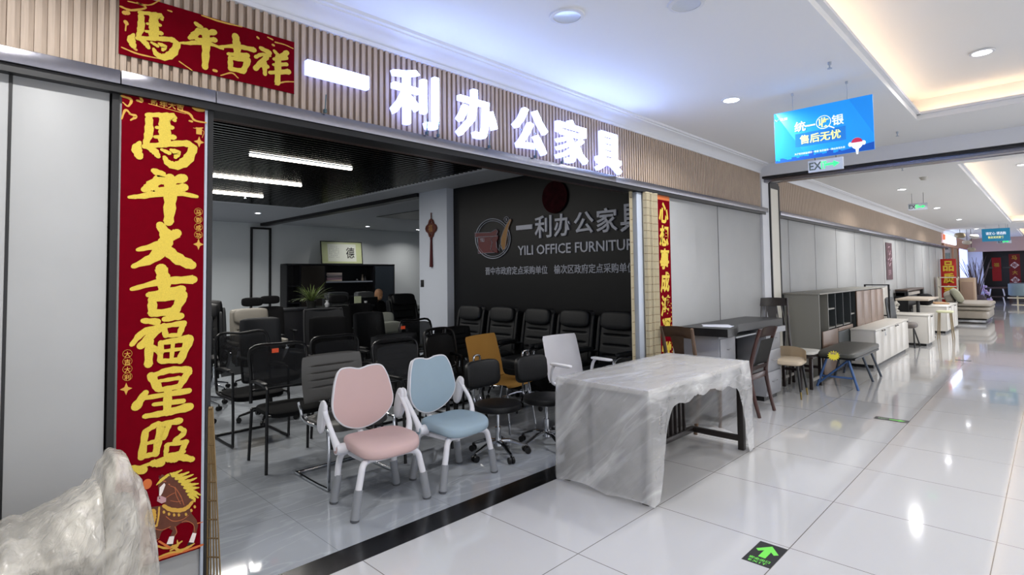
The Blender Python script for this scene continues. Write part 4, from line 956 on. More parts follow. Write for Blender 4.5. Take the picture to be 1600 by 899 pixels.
# chair with handle hole
r = root('training_chair', 'x', 'chair')
g = G(); out = rounded([(-.20,-.17),(-.225,0),(-.215,.16),(-.15,.215),(0,.225),(.15,.215),(.215,.16),(.225,0),(.20,-.17),(0,-.20)], 5)
bf = lambda u, v, w_: Vector((u, .22+.14*v+.03*(1-(u/.23)**2)-w_, .72+v)); shell(g, [p*.86-Vector((0, .03)) for p in out], bf, -.01, .012, puff=.012); g.build('backrest', MBL2, r)
g = G(); g.tube([bf(p.x, p.y, 0) for p in out], .016, 8, closed=True); g.tube([bf(-.17, .165, 0), bf(0, .165, 0), bf(.17, .165, 0)], .013, 8)
for s in (-1, 1): g.tube([bf(s*.10, .17, 0), bf(s*.11, .215, 0)], .02, 8)
g.build('back_frame', MBP, r)
g = G(); seatpad(g, .46, .44, .47, .07); g.build('seat', MBL2, r)
for sx in (-1, 1):
    g = G(); g.tube([(sx*.2, -.16, .43), (sx*.23, -.22, 0)], .013, 8); g.build('leg', MBT, r)
    g = G(); g.tube([(sx*.19, .24, .62), (sx*.2, .16, .43), (sx*.23, .22, 0)], .013, 8, smooth=2); g.build('leg', MBT, r)
pl(r, 3.68, 4.46, 6, 'black chair with a carrying slot in its rounded back behind the blue chair')
mu = pl(shell_chair('x', MMUS, .56, .90, arms=False), 3.86, 3.95, 12, 'mustard yellow thin shell chair behind the round stools')
ws = pl(shell_chair('x', MWC, .50, .90, arms=True), 4.28, 3.32, -6, 'white shell chair with white arms behind the plastic-wrapped table')
st = pl(stool_chair('x'), 3.24, 3.38, 3, 'black round stool with small back pad and chrome base beside the blue chair')
dp(st, 3.71, 3.25, 0, 'black round stool with chrome base next to the wrapped table')
dp(rb, 4.10, 4.78, 4, 'black visitor chair hidden behind the white shell chair')
# executive row along the logo wall, facing the shop
ys = [5.74, 5.14, 4.54, 3.95, 3.38]; labs = ['farthest', 'second farthest', 'middle', 'second nearest', 'nearest']
e0 = exec_chair('x', MSL, 1.12, .56)
for i, (y, lb) in enumerate(zip(ys, labs)):
    L_ = 'dark leather executive chair against the charcoal logo wall, %s of the five' % lb
    if i == 0: e0.scale = (.86, .92, 1); place(e0, (4.80, y, 0), -PI/2+.05, L_, 'executive chairs along the logo wall')
    else: dup(e0, (4.83, y, 0), -PI/2+(.06, -.04, .03, 0)[i-1], L_, 'executive chairs along the logo wall')
# ================================================================== PLASTIC-WRAPPED TABLE AND BUNDLE, BLINDS
def plastic(name, col, a0, a1, rough=.22, scale=9, stretch=(1, 1, 1), bump=.5, rot=(.3, .6, .5), voro=.5):
    m = bpy.data.materials.new(name); m.use_nodes = True; nt = m.node_tree; N = nt.nodes; L = nt.links; b = N['Principled BSDF']
    b.inputs['Base Color'].default_value = lin(col); b.inputs['Roughness'].default_value = rough; b.inputs['Specular IOR Level'].default_value = .8
    tc = N.new('ShaderNodeTexCoord'); mp = N.new('ShaderNodeMapping'); mp.vector_type = 'TEXTURE'; mp.inputs['Scale'].default_value = tuple(1/v for v in stretch); mp.inputs['Rotation'].default_value = rot; L.new(tc.outputs['Object'], mp.inputs[0])
    n = N.new('ShaderNodeTexNoise'); n.inputs['Scale'].default_value = scale; n.inputs['Detail'].default_value = 5; n.inputs['Distortion'].default_value = .8; L.new(mp.outputs[0], n.inputs['Vector'])
    r = N.new('ShaderNodeMapRange'); r.inputs['From Min'].default_value = .35; r.inputs['From Max'].default_value = .65; r.inputs['To Min'].default_value = a0; r.inputs['To Max'].default_value = a1
    L.new(n.outputs['Fac'], r.inputs['Value'])
    def sheen_streak(sc, wd, gain, lv=.5):      # sheen streaks along thin folds, put into the alpha as whiter lines
        c = N.new('ShaderNodeTexNoise'); c.inputs['Scale'].default_value = sc; c.inputs['Detail'].default_value = 3; c.inputs['Distortion'].default_value = .5; L.new(mp.outputs[0], c.inputs['Vector'])
        s1 = N.new('ShaderNodeMath'); s1.operation = 'SUBTRACT'; L.new(c.outputs['Fac'], s1.inputs[0]); s1.inputs[1].default_value = lv
        s2 = N.new('ShaderNodeMath'); s2.operation = 'ABSOLUTE'; L.new(s1.outputs[0], s2.inputs[0])
        m2 = N.new('ShaderNodeMapRange'); m2.inputs['From Max'].default_value = wd; m2.inputs['To Min'].default_value = gain; m2.inputs['To Max'].default_value = 0; L.new(s2.outputs[0], m2.inputs['Value']); return m2.outputs[0]
    out = r.outputs[0]
    for a_ in (sheen_streak(scale*.30, .07, .24, .60), sheen_streak(scale*.9, .05, .10, .62)):
        ad_ = N.new('ShaderNodeMath'); ad_.operation = 'ADD'; ad_.use_clamp = True; L.new(out, ad_.inputs[0]); L.new(a_, ad_.inputs[1]); out = ad_.outputs[0]
    L.new(out, b.inputs['Alpha'])
    n2 = N.new('ShaderNodeTexNoise'); n2.inputs['Scale'].default_value = scale*3; n2.inputs['Detail'].default_value = 4; n2.inputs['Distortion'].default_value = 1.5; L.new(mp.outputs[0], n2.inputs['Vector'])
    bp = N.new('ShaderNodeBump'); bp.inputs['Strength'].default_value = bump; bp.inputs['Distance'].default_value = .012; vo = N.new('ShaderNodeTexVoronoi'); vo.feature = 'DISTANCE_TO_EDGE'; vo.inputs['Scale'].default_value = scale*2.2; L.new(mp.outputs[0], vo.inputs['Vector']); ad = N.new('ShaderNodeMath'); ad.operation = 'MULTIPLY_ADD'; L.new(vo.outputs['Distance'], ad.inputs[0]); ad.inputs[1].default_value = voro; L.new(n2.outputs['Fac'], ad.inputs[2]); L.new(ad.outputs[0], bp.inputs['Height']); L.new(bp.outputs[0], b.inputs['Normal'])
    return m
MPL = plastic('thin_plastic', '#dcdcdc', .36, .43, rough=.18, scale=5, stretch=(.5, .4, 2.4), bump=.45, rot=(-.8, .15, .1), voro=.0); MPL2 = plastic('cloudy_plastic', '#d6d1c5', .28, .60, rough=.12, scale=6, stretch=(1.6, 1.6, .6), bump=1.0, rot=(0, .45, 0), voro=.35)
MTB = M('desk_dark_wood', '#231d1b', .4); MTT = M('desk_top_laminate', '#aaa59d', .4)
TX0, TX1, TY0, TY1, TZ = 3.16, 4.78, 1.90, 2.64, .745
r = root('office_table', 'long table with dark slatted modesty panel under a clear plastic cover', 'table', ((TX0+TX1)/2, (TY0+TY1)/2, 0)); ox, oy = (TX0+TX1)/2, (TY0+TY1)/2
def tb(g, x0, x1, y0, y1, z0, z1, bev=.002): return g.b2(x0-ox, x1-ox, y0-oy, y1-oy, z0, z1, bev)
g = G(); tb(g, TX0, TX1, TY0, TY1, TZ-.035, TZ-.004, .004); g.build('tabletop', MTT, r)
for x in (TX0+.02, TX1-.07):
    for y in (TY0+.02, TY1-.07):
        g = G(); tb(g, x, x+.05, y, y+.05, 0, TZ-.035); g.build('leg', MTB if x > 4 else M('leg_grey', '#4a4744', .4), r)
g = G(); tb(g, TX0+.045, TX0+.061, TY0+.071, TY1-.071, .02, TZ-.036); g.build('end_panel', M('end_grey', '#807f7c', .5), r)
g = G(); tb(g, TX0+.02, TX1-.02, 2.37, 2.41, .07, .115); g.build('stretcher', MTB, r)
g = G(); tb(g, TX1-.065, TX1-.025, TY0+.07, 2.369, .07, .115); g.build('stretcher', MTB, r)
g = G(); tb(g, TX0+.02, 4.14, 2.38, 2.40, .116, TZ-.036); tb(g, 4.141, TX1-.07, 2.38, 2.40, .62, TZ-.036); g.build('modesty_panel', MTB, r)
for k in range(6):
    g = G(); x = 4.19+k*.075; tb(g, x, x+.026, 2.378, 2.402, .116, .6195); g.build('modesty_bar', MTB, r)
# draped cover
def ridg(x, y, z): return 1-abs(noise.noise(Vector((x, y, z))))*2
cx0, cx1, cy0, cy1 = TX0-.015, TX1+.015, TY0-.015, TY1+.015
Wd, Dp = cx1-cx0, cy1-cy0; PER = 2*(Wd+Dp); RC = .03
def peri(s):                      # s metres round the edge, from near-left corner along the front
    s %= PER
    if s < Wd: return Vector((cx0+s, cy0, 0)), Vector((0, -1, 0)), 'F', s
    s -= Wd
    if s < Dp: return Vector((cx1, cy0+s, 0)), Vector((1, 0, 0)), 'R', s
    s -= Dp
    if s < Wd: return Vector((cx1-s, cy1, 0)), Vector((0, 1, 0)), 'B', s
    s -= Wd
    return Vector((cx0, cy1-s, 0)), Vector((-1, 0, 0)), 'L', s
def sm(a, b, x): t = min(1, max(0, (x-a)/(b-a))); return t*t*(3-2*t)
def bottom(side, s):
    if side == 'F':
        up_ = sm(.07, .28, s)**.6; dn = sm(Wd-.10, Wd-.34, s)**.7
        return .015+(.50+.10*math.sin(s*1.6+.4))*min(up_, dn)+.012*math.sin(s*23)
    if side == 'R': return .03+.10*math.sin(s/Dp*PI)
    if side == 'B': return .40*math.sin(min(1, s/Wd)*PI)**.5+.02
    return .012+.02*abs(math.sin(s*7))
g = G(); NU, NT = 420, 54
rows = []
for j in range(NT+1):
    t = j/NT; row = []
    for i in range(NU):
        s = PER*i/NU; p, nrm, side, ls = peri(s); zb = bottom(side, ls); z = TZ+.004-(TZ-zb)*t
        fold = noise.noise(Vector((s*4, t*.7, 3)))*.014+noise.noise(Vector((s*13+t*2, t*.8, 9)))*.004
        diag = ridg(s*2.2+z*2.6, z*.6, 1)*.009+ridg(s*5-z*5, z*.6, 5)*.004+ridg(s*9+z*8, z*.5, 2)*.002
        amp = min(1, t*5); o_ = (.006+fold+diag-.004)*amp+.010*t
        o_ = max(o_, -.004)
        q_ = p+nrm*o_; q_.z = z+(.004*noise.noise(Vector((s*9, 0, 0))) if j else 0)
        row.append(g.bm.verts.new(q_))
    rows.append(row)
for j in range(NT):
    for i in range(NU):
        i2 = (i+1) % NU; g.bm.faces.new((rows[j][i], rows[j][i2], rows[j+1][i2], rows[j+1][i]))
nx, ny = 110, 54
T = [[None]*(nx+1) for _ in range(ny+1)]
for j in range(ny+1):
    for i in range(nx+1):
        x = cx0+Wd*i/nx; y = cy0+Dp*j/ny; e = min(i, nx-i, j*1., ny-j)
        z = TZ+.004+(.004*ridg(x*1.5+y*6, y*1, 0)*min(1, e/3)+.0015*ridg(x*4, y*22, 4)*min(1, e/3)) if e else TZ+.004
        T[j][i] = g.bm.verts.new((x, y, z))
for j in range(ny):
    for i in range(nx): g.bm.faces.new((T[j][i], T[j][i+1], T[j+1][i+1], T[j+1][i]))
bmesh.ops.remove_doubles(g.bm, verts=g.bm.verts, dist=.007)
bmesh.ops.bevel
o = g.build('plastic_cover', MPL, ang=80); tag(o, 'clear wrinkled plastic sheet draped over the long table in the corridor', 'plastic sheet')
# ---- bundle at the lower left
def prof_h(x):
    K = [(-1.2, .62), (-.3, .67), (.0, .70), (.16, .715), (.26, .75), (.33, .775), (.36, .80), (.385, .87), (.415, .905), (.45, .89), (.475, .82), (.50, .75), (.515, .68), (.535, .50), (.56, .25), (.58, 0)]
    for (a, ha), (b, hb_) in zip(K, K[1:]):
        if x <= b: t = (x-a)/(b-a); t = t*t*(3-2*t); return ha+(hb_-ha)*t
    return 0
def bund(u, v):
    x = -1.2+1.775*u**.85; h = prof_h(x); a = PI*v
    c, s_ = math.cos(a), math.sin(a)
    half = .30*(1-sm(.30, .66, x)*.62) if x > .3 else .30
    ym = 2.42
    y = ym-half*math.copysign(abs(c)**.55, c)*(1-.25*abs(s_)*h/.9); z = h*abs(s_)**.5
    p = Vector((x, y, z)); n_ = Vector((.35 if x > .4 else 0, -c, s_*.7))
    d = .022*ridg(x*5+z*2, y*2, z*.8)+.012*ridg(x*15-z*6+y*4, y*5, z*1.6)+.006*ridg(x*38+z*16, y*9, z*5)+.004*ridg(x*60, y*50, z*30)
    d *= min(1, z*6+.2)*(.35 if h > .8 else 1)
    p += n_*(d-.02); p.z = max(p.z, .002); p.y = min(p.y, 2.80); return p
g = G(); g.sheet(bund, 190, 110); o = g.build('plastic_wrap', MPL2, ang=70); tag(o, 'crumpled milky plastic wrapped around furniture in the lower left corner', 'plastic wrap')
r = root('wrapped_chair', 'dark office chair wrapped inside the crumpled plastic at lower left', 'chair', (.29, 2.42, 0), PI/2)
g = G(); g.sq((0, 0, .46), (.30, .36, .09), .5, .5); g.build('seat', MBF, r)
g = G(); g.sq((0, -.15, .50), (.19, .10, .46), .5, .5); g.build('backrest', MGRL, r)
g = G(); g.cyl((0, 0, .0), (0, 0, .42), .03, seg=12)
for k in range(5): g.tube([(0, 0, .08), (.15*math.cos(k*1.257), .15*math.sin(k*1.257), .03)], .014, 6)
g.build('base', MBP, r)
# ---- bamboo blinds
MBA = M('bamboo', '#b5aa8e', .6, var=.18, vscale=30, aniso=(30, 30, 1)); MTH = M('blind_thread', '#5f4a2c', .8); MBAD = M('bamboo_brown', '#776240', .6, var=.25, vscale=30, aniso=(30, 30, 1))
def blind(label, pts, z0, z1, mat, step=.0078, tie=.085, lean=(0, 0)):
    """hanging blind: pts = plan path; reeds stand upright, threads run across"""
    P = [Vector((a, b)) for a, b in pts]; path = []
    for a, b in zip(P, P[1:]):
        n_ = max(1, int((b-a).length/step))
        for k in range(n_): path.append(a+(b-a)*k/n_)
    path.append(P[-1]); c = P[0]
    r = root('bamboo_blind', label, 'blind', (c.x, c.y, z0))
    g = G(); nq = len(path)-1; F_ = lambda i: i/nq
    for i, q_ in enumerate(path): g.tube([(q_.x-c.x+lean[0]*F_(i), q_.y-c.y+lean[1]*F_(i), 0), (q_.x-c.x, q_.y-c.y, z1-z0)], .0036, 5)
    g.build('reeds', mat, r)
    g = G(); z = .03
    while z < z1-z0:
        k = 1-z/(z1-z0); g.tube([(q_.x-c.x+lean[0]*k*F_(i), q_.y-c.y+lean[1]*k*F_(i), z) for i, q_ in enumerate(path)], .0038, 5); z += tie
    g.build('thread', MTH, r)
    g = G(); g.tube([(q_.x-c.x, q_.y-c.y, z1-z0) for q_ in path], .008, 6); g.build('top_rail', mat, r)
    return r
blind('pale bamboo blind gathered beside the right doorpost', [(4.722, 2.838), (4.74, 2.812), (4.775, 2.806), (4.79, 2.83), (4.83, 2.806), (4.87, 2.826), (4.93, 2.803)], .02, 2.30, MBA, tie=.075)
blind('second strip of bamboo blind hanging inside the right doorpost', [(4.575, 2.90), (4.595, 2.905), (4.620, 2.90)], .02, 2.30, MBA, tie=.11)
blind('narrow brown bamboo blind hanging edge-on at the left doorpost', [(.852, 2.838), (.860, 2.834), (.866, 2.83)], .02, .90, MBAD, step=.003, tie=.085, lean=(.030, -.05))
# ================================================================== CORRIDOR FURNITURE
MDT = M('desk_black_top', '#141416', .32); MDG = M('desk_grey', '#8e8f94', .4); MHN = M('handle_steel', '#b9bbc0', .25, 1)
MMAH = M('mahogany', '#3b1c15', .32, coat=.3, var=.15, vscale=14); MCREAM = M('cream_leather', '#c4b49c', .5); MWL = M('white_laminate', '#d3cfc7', .3); MKN = M('black_knob', '#121212', .4)
r = root('office_desk', 'grey office desk with thick black top against the panels behind the wrapped table', 'desk', (6.25, 2.6, 0))
def L(x, y, z): return (x-6.25, y-2.6, z)
g = G(); g.prism([(5.33, 2.83), (7.12, 2.83), (7.15, 2.42), (7.05, 2.36), (5.95, 2.44), (5.80, 2.40), (5.55, 2.30), (5.36, 2.31)], lambda u, v, w_: Vector(L(u, v, w_)), (.865, .945)); g.build('desktop', MDT, r)
g = G(); g.prism([(6.45, 2.372), (7.02, 2.32), (7.12, 2.39), (7.10, 2.52), (6.45, 2.52)], lambda u, v, w_: Vector(L(u, v, w_)), (.80, .862)); g.build('corner_slab', MDG, r)
for x0, x1, y0 in ((5.40, 5.78, 2.42), (6.62, 7.10, 2.42)):
    g = G(); g.b2(x0-6.25, x1-6.25, y0-2.6, .21, .06, .86, bev=.003); pd = g.build('pedestal', MDG, r)
    for k in range(3):
        g = G(); z = .10+k*.25; g.b2(x0-6.25+.012, x1-6.25-.012, y0-2.6-.012, y0-2.6-.0005, z, z+.235, bev=.003); g.tube([(x0-6.25+.16, y0-2.6-.013, z+.12), (x0-6.25+.16, y0-2.6-.035, z+.12), (x1-6.25-.16, y0-2.6-.035, z+.12), (x1-6.25-.16, y0-2.6-.013, z+.12)], .005, 6); g.build('drawer', MDG, pd)
g = G(); g.b2(5.45-6.25, 5.74-6.25, -.14, .18, 0, .06); g.b2(6.66-6.25, 7.06-6.25, -.14, .18, 0, .06); g.build('plinth', MBLK if 'MBLK' in globals() else M_BLK, r)
g = G(); g.b2(5.87-6.25, 6.61-6.25, .14, .17, .25, .86); g.build('modesty_panel', M_DARK, r)
g = G(); g.b2(5.90-6.25, 6.58-6.25, -.15, .10, .80, .815); g.build('keyboard_tray', M('tray_grey', '#b8bbbf', .4), r)
for (x, y, a, lb) in ((5.62, 2.52, .2, 'loose white papers lying on the black desk top'),):
    r = root('paper_sheets', lb, 'paper', (x, y, .9455), a)
    g = G(); g.b2(-.10, .10, -.14, .14, 0, .002); g.build('lower_sheet', M('paper', '#cfd2de', .6), r)
    g = G(); g.box((.06, .03, .0035), (.20, .28, .0015), rot=(0, 0, .4)); g.build('upper_sheet', MATS['paper'], r)
# upholstered wooden chair, seen from behind
def wood_chair(name, label, tall=.93, pad=True, mat=MMAH, w=.44):
    r = root(name, label, 'chair'); hw = w/2
    for sx in (-1, 1):
        g = G(); g.tube([(sx*hw*.96, .27, 0), (sx*hw*.98, .22, .22), (sx*hw, .19, .45), (sx*hw, .24, .70), (sx*hw*1.04, .31, tall)], .020, 8, smooth=4, rs=[.019, .021, .024, .021, .017]); g.build('leg', mat, r)
        g = G(); g.tube([(sx*hw, -.21, .43), (sx*hw*.98, -.215, 0)], .020, 8, rs=[.024, .016]); g.build('leg', mat, r)
    g = G(); g.b2(-hw, hw, -.22, -.19, .37, .43, .004); g.b2(-hw, hw, .17, .20, .37, .43, .004); g.b2(-hw-.005, -hw+.02, -.2, .19, .37, .43, .004); g.b2(hw-.02, hw+.005, -.2, .19, .37, .43, .004); g.build('seat_rail', mat, r)
    g = G(); g.sq((0, -.01, .455), (w*.98, .42, .07), .5, .4); g.build('seat', M('seat_black', '#1d1b1b', .45), r)
    g = G(); g.sheet(lambda u, v: Vector(((u-.5)*w*1.04, .285+.04*v-.03*(1-(2*u-1)**2)+.0, tall-.10+.10*v+.012*(1-(2*u-1)**2)*v)), 12, 3, thick=.024); g.build('top_rail', mat, r)
    g = G()
    if pad: g.sheet(lambda u, v: Vector(((u-.5)*w*.86, .215+.085*v-.022*(1-(2*u-1)**2), .52+(tall-.64)*v)), 12, 8, thick=.028); g.build('back_pad', M('pad_dark', '#2b2a28', .45), r)
    else:
        g.sheet(lambda u, v: Vector(((u-.5)*.16*(1-.3*math.sin(v*PI)), .20+.10*v, .46+(tall-.54)*v)), 4, 12, thick=.014); g.build('back_splat', mat, r)
    if pad:
        g = G(); g.sheet(lambda u, v: Vector(((u-.5)*w*.95, .20+.02*v, .47+.05*v)), 8, 2, thick=.022); g.build('lower_rail', mat, r)
    return r
a = wood_chair('dining_chair', 'x', .915); place(a, (6.11, 2.02, 0), PI+.12, 'dark mahogany chair with padded back drawn up to the grey desk'); a['label'] = 'dark mahogany chair with padded back drawn up to the grey desk'
a.rotation_euler.z = PI-.05; a.location = (6.08, 2.49, 0); a.rotation_euler.z = PI
b = wood_chair('dining_chair', 'brown wooden chair with open back just behind the wrapped table', .985, pad=False, w=.34, mat=M('walnut', '#5b4738', .45, var=.15, vscale=14)); b.location = (5.12, 2.56, 0); b.rotation_euler.z = 1.40; b.scale = (1, .8, 1)
c = wood_chair('carved_chair', 'tall dark carved wooden chair at the right end of the grey desk', 1.15, pad=False, mat=M('black_walnut', '#241a17', .3, coat=.3)); c.location = (7.62, 2.60, 0); c.rotation_euler.z = -.9; c.scale = (.9, .8, 1)
for k in (-.14, -.07, .07, .14):
    g = G(); g.tube([(k, .22, .46), (k*1.3, .27, .75), (k, .30, 1.06)], .010, 6, smooth=3); g.build('back_slat', MATS['black_walnut'], c)
# cream low-back stool chair with brass feet
r = root('lounge_chair', 'small chair with cream leather seat and black brass-tipped legs beside the desk', 'chair', (7.17, 2.38, 0), -PI/2+.1); r.scale = (.92, .88, .98)
g = G(); g.sq((0, 0, .43), (.46, .44, .085), .5, .35); g.build('seat', MCREAM, r)
g = G(); g.sheet(lambda u, v: Vector((.25*math.cos(PI*(.02+.96*u))*1.0, -.02+.24*math.sin(PI*(.02+.96*u)), .44+.15*v-.05*abs(2*u-1)**2*v)), 24, 6, thick=.03); g.build('backrest', MCREAM, r)
for sx in (-1, 1):
    for sy in (-1, 1):
        g = G(); g.cyl((sx*.17, sy*.15, .39), (sx*.205, sy*.185, .09), .018, .013, 12); lg = g.build('leg', M_BLK, r)
        g = G(); g.cyl((sx*.205, sy*.185, .09), (sx*.213, sy*.193, 0), .013, .009, 12); g.build('ferrule', M('brass', '#8d7a4d', .3, 1), lg)
# dark wooden stool with white cushion
r = root('wooden_stool', 'square dark wooden stool with a white cushion beside the cream chair', 'stool', (7.90, 2.42, 0), .0)
g = G(); g.b2(-.22, .22, -.20, .20, .395, .425, .006); g.build('seat', MATS['black_walnut'], r)
for sx in (-1, 1):
    for sy in (-1, 1):
        g = G(); g.b2(sx*.19-.02, sx*.19+.02, sy*.165-.02, sy*.165+.02, 0, .395, .004); g.build('leg', MATS['black_walnut'], r)
    g = G(); g.b2(sx*.19-.012, sx*.19+.012, -.145, .145, .22, .255); g.build('stretcher', MATS['black_walnut'], r)
g = G(); g.b2(-.17, .17, -.178, -.154, .10, .135); g.b2(-.17, .17, .154, .178, .10, .135); g.build('stretcher', M('pale_bar', '#98948c', .5), r)
o = G().sq((0, 0, 0), (.45, .41, .055), .6, .4).build('seat_cushion', M('white_cushion', '#c9c7bf', .7, var=.08)); o.location = (7.90, 2.42, .453); tag(o, 'flat white cushion on the dark wooden stool', 'cushion')
# black bench with crossed blue legs and price star
r = root('folding_bench', 'black padded bench with crossed blue metal legs and a price star', 'bench', (8.64, 2.04, 0), 0)
MBLE = M('blue_leg', '#3d5d8e', .4, .3); MGLE = M('grey_leg', '#49505c', .4, .3)
g = G(); g.sq((0, 0, .435), (1.52, .47, .075), .35, .25, nu=40); g.build('seat', M('bench_black', '#3c3c36', .42, var=.1), r)
g = G(); g.b2(-.66, .66, -.22, .22, .375, .40); g.build('seat_frame', M_BLK, r)
for x in (-.58, .10, .60):
    for s in (-1, 1):
        g = G(); g.tube([(x, s*.12, .385), (x-.05 if x < 0 else x+.06, s*.235, 0)], .016, 8); g.build('leg', MBLE if x < 0 else MGLE, r)
g = G(); g.tube([(-.6, -.19, .14), (-.6, .19, .14)], .013, 8); g.tube([(-.6, -.12, .36), (-.63, .2, .06)], .013, 8); g.build('cross_brace', MBLE, r)
r = root('price_star', 'yellow starburst price tag stuck on the end of the black bench', 'price tag', (7.862, 2.03, .435), -1.25)
g = G(); g.prism([((.072 if i % 2 else .052)*math.cos(i*PI/14), (.066 if i % 2 else .046)*math.sin(i*PI/14)) for i in range(28)], lambda u, v, w_: Vector((u, -w_, v)), (0, .003)); g.build('card', M('star_yellow', '#e6d838', .5), r)
g = G(); text_into(g, '特价', lambda u, v, w_: Vector((u, -.003-w_, v+.028)), .07, .035, off=.02, ext=.0008, shear=.2); g.build('lettering', M('star_text', '#6d5a78', .5), r)
# long bookcase
MBK = M('bookcase_grey', '#87857d', .45); MBKB = M('bookcase_brown', '#7b6455', .35, var=.06); MBKD = M('bookcase_dark', '#3a3f40', .5)
BX0, BX1, BYF, BZ = 8.52, 12.55, 2.36, 1.20
r = root('low_bookcase', 'long grey bookcase with open cubbies and brown doors along the second wall', 'bookcase', (10.5, 2.6, 0)); ex_ = lambda x: x-10.5; ey = lambda y: y-2.6
g = G(); g.b2(ex_(BX0-.02), ex_(BX1), ey(BYF-.02), ey(2.84), BZ-.02, BZ, .002); g.build('top_board', MBK, r)
for x in (BX0, 8.98, 9.36, 9.78, 10.22, 10.50, 11.5, BX1-.03):
    g = G(); g.b2(ex_(x), ex_(x+.022), ey(BYF+.01 if x > BX0 else BYF), ey(2.84), 0, BZ-.02); g.build('side_panel' if x in (BX0, BX1-.03) else 'divider', MBK if x < 9 else MBKD, r)
g = G(); g.b2(ex_(BX0), ex_(BX1), ey(2.82), ey(2.84), 0, BZ-.02); g.build('back_panel', MBKD, r)
for x0, x1, zs in ((9.0, 9.36, (.66, .94)), (9.38, 10.22, (.66,)), (10.24, 10.5, (.45, .80))):
    for z in zs:
        g = G(); g.b2(ex_(x0), ex_(x1), ey(BYF+.02), ey(2.82), z, z+.02); g.build('shelf', MBK, r)
def bdoor(x0, x1, z0, z1, mat):
    g = G(); g.b2(ex_(x0+.003), ex_(x1-.003), ey(BYF-.018), ey(BYF+.0), z0, z1, .002); return g.build('door', mat, r)
bdoor(8.545, 8.98, .04, BZ-.03, MBKD).name = 'open_side'
bdoor(8.60, 9.36, .04, .655, MBKB); bdoor(9.38, 10.22, .60, .655, MBKB); bdoor(9.38, 10.22, .04, .595, MBKD)
bdoor(10.52, 11.0, .04, BZ-.03, MBKB); bdoor(11.0, 11.5, .04, BZ-.03, MBKB); bdoor(11.52, 12.0, .04, BZ-.03, MBKB); bdoor(12.0, 12.5, .04, BZ-.03, MBKB)
bpy.data.objects.remove(bpy.data.objects['open_side'])
# black frame standing next to the bookcase
r = root('metal_rack', 'thin black upright metal frame at the far end of the grey bookcase', 'rack', (12.85, 2.33, 0))
g = G()
for y in (-.02, .38): g.b2(-.02, .02, y-.015, y+.015, 0, 1.24)
g.b2(-.02, .02, -.02, .38, 1.22, 1.24); g.b2(-.02, .02, -.02, .38, .62, .64); g.build('upright', M_BLK, r)
def white_cabinet(label, x0, x1, y0, y1, h, n, knobs):
    r = root('white_cabinet', label, 'cabinet', ((x0+x1)/2, (y0+y1)/2, 0), group='white low cabinets'); w = x1-x0; d = y1-y0
    g = G(); g.b2(-w/2, w/2, -d/2+.02, d/2, .05, h-.025, .002); g.build('body', MWL, r)
    g = G(); g.b2(-w/2-.01, w/2+.01, -d/2-.005, d/2+.005, h-.0245, h, .003); g.build('top_board', MWL, r)
    g = G(); g.b2(-w/2+.03, w/2-.03, -d/2+.05, d/2-.04, 0, .05); g.build('plinth', M_BLK, r)
    for k in range(n):
        a_ = -w/2+w*k/n; g = G(); g.b2(a_+.001, a_+w/n-.001, -d/2, -d/2+.019, .06, h-.03, .002); dr = g.build('door', MWL, r)
        g = G(); xk = a_+w/n*(.85 if k % 2 == 0 else .15); g.sq((xk, -d/2-.010, h-.045), (.055, .020, .020), .5, .5); g.build('handle', MKN, dr)
    return r
c1 = white_cabinet('nearest white cabinet with black knobs, standing behind the black bench', 9.99, 12.62, 1.99, 2.33, .595, 5, 5)
g = G(); g.tube([(-.75, -.19, .53), (-.75, -.195, .49), (-.72, -.195, .47)], .005, 6); g.tube([(-.75, -.19, .50), (-.77, -.195, .46)], .004, 6); g.build('key', MHN, c1)
c2 = white_cabinet('middle white cabinet with plain end facing the corridor', 13.55, 14.3, 1.80, 2.40, .62, 2, 2)
c3 = white_cabinet('farthest white cabinet with three black knobs near the sofa', 16.6, 18.6, 1.84, 2.5, .645, 4, 4)
# chairs and tables between them
r = root('visitor_chair', 'dark grey backed chair with grey-brown seat and slanted legs between the white cabinets', 'chair', (13.12, 2.10, 0), 0)
g = G(); padback(g, .80, .48, .50, .22, .10, .05, .03); g.build('backrest', M('far_grey', '#3d3f42', .6), r)
g = G(); g.sq((0, 0, .44), (.42, .36, .12), .6, .5); g.build('seat', M('seat_brown', '#5f5853', .5), r)
for s in (-1, 1):
    g = G(); g.tube([(.0, s*.12, .39), (.35, s*.16, .012)], .014, 8); g.build('leg', M_BLK, r)
    g = G(); g.tube([(.0, s*.12, .39), (-.16, s*.15, .012)], .014, 8); g.build('leg', M_BLK, r)
def folded_table(x, y, rz, label):
    r = root('folded_table', label, 'folding table', (x, y, 0), rz)
    g = G(); g.box((0, 0, .62), (1.25, .04, 1.05), rot=(.06, 0, 0), bev=.01); g.build('tabletop', MWL, r)
    for k in (-.35, .35):
        g = G(); g.tube([(k, -.05, .12), (k, -.09, .80)], .018, 8); g.tube([(k-.12, -.10, .03), (k+.12, -.10, .03)], .02, 8); g.build('leg', M('leg_steel', '#bcbcb8', .3, .6), r)
    for k in (-.5, .5):
        g = G(); g.lathe([(.0005, -.02), (.03, -.02), (.03, .02), (.0005, .02)], (k, -.055, 1.08), 14, 'X'); g.build('castor', MKN, r)
    return r
folded_table(14.1, 2.68, 0, 'white folding table standing on edge, partly wrapped in plastic, against the wall')
o = G().sheet(lambda u, v: Vector(((u-.5)*.95+.04*noise.noise(Vector((v*6, u*3, 0))), -.03+.05*ridg(u*5, v*6, 1), .30+.55*v)), 30, 30).build('plastic_wrap', MPL2); o.location = (14.1, 2.46, 0); tag(o, 'crumpled plastic hanging on the legs of the upended folding table', 'plastic wrap')
r = root('small_table', 'small beige table on a single black column between the white cabinets', 'table', (15.5, 2.24, 0))
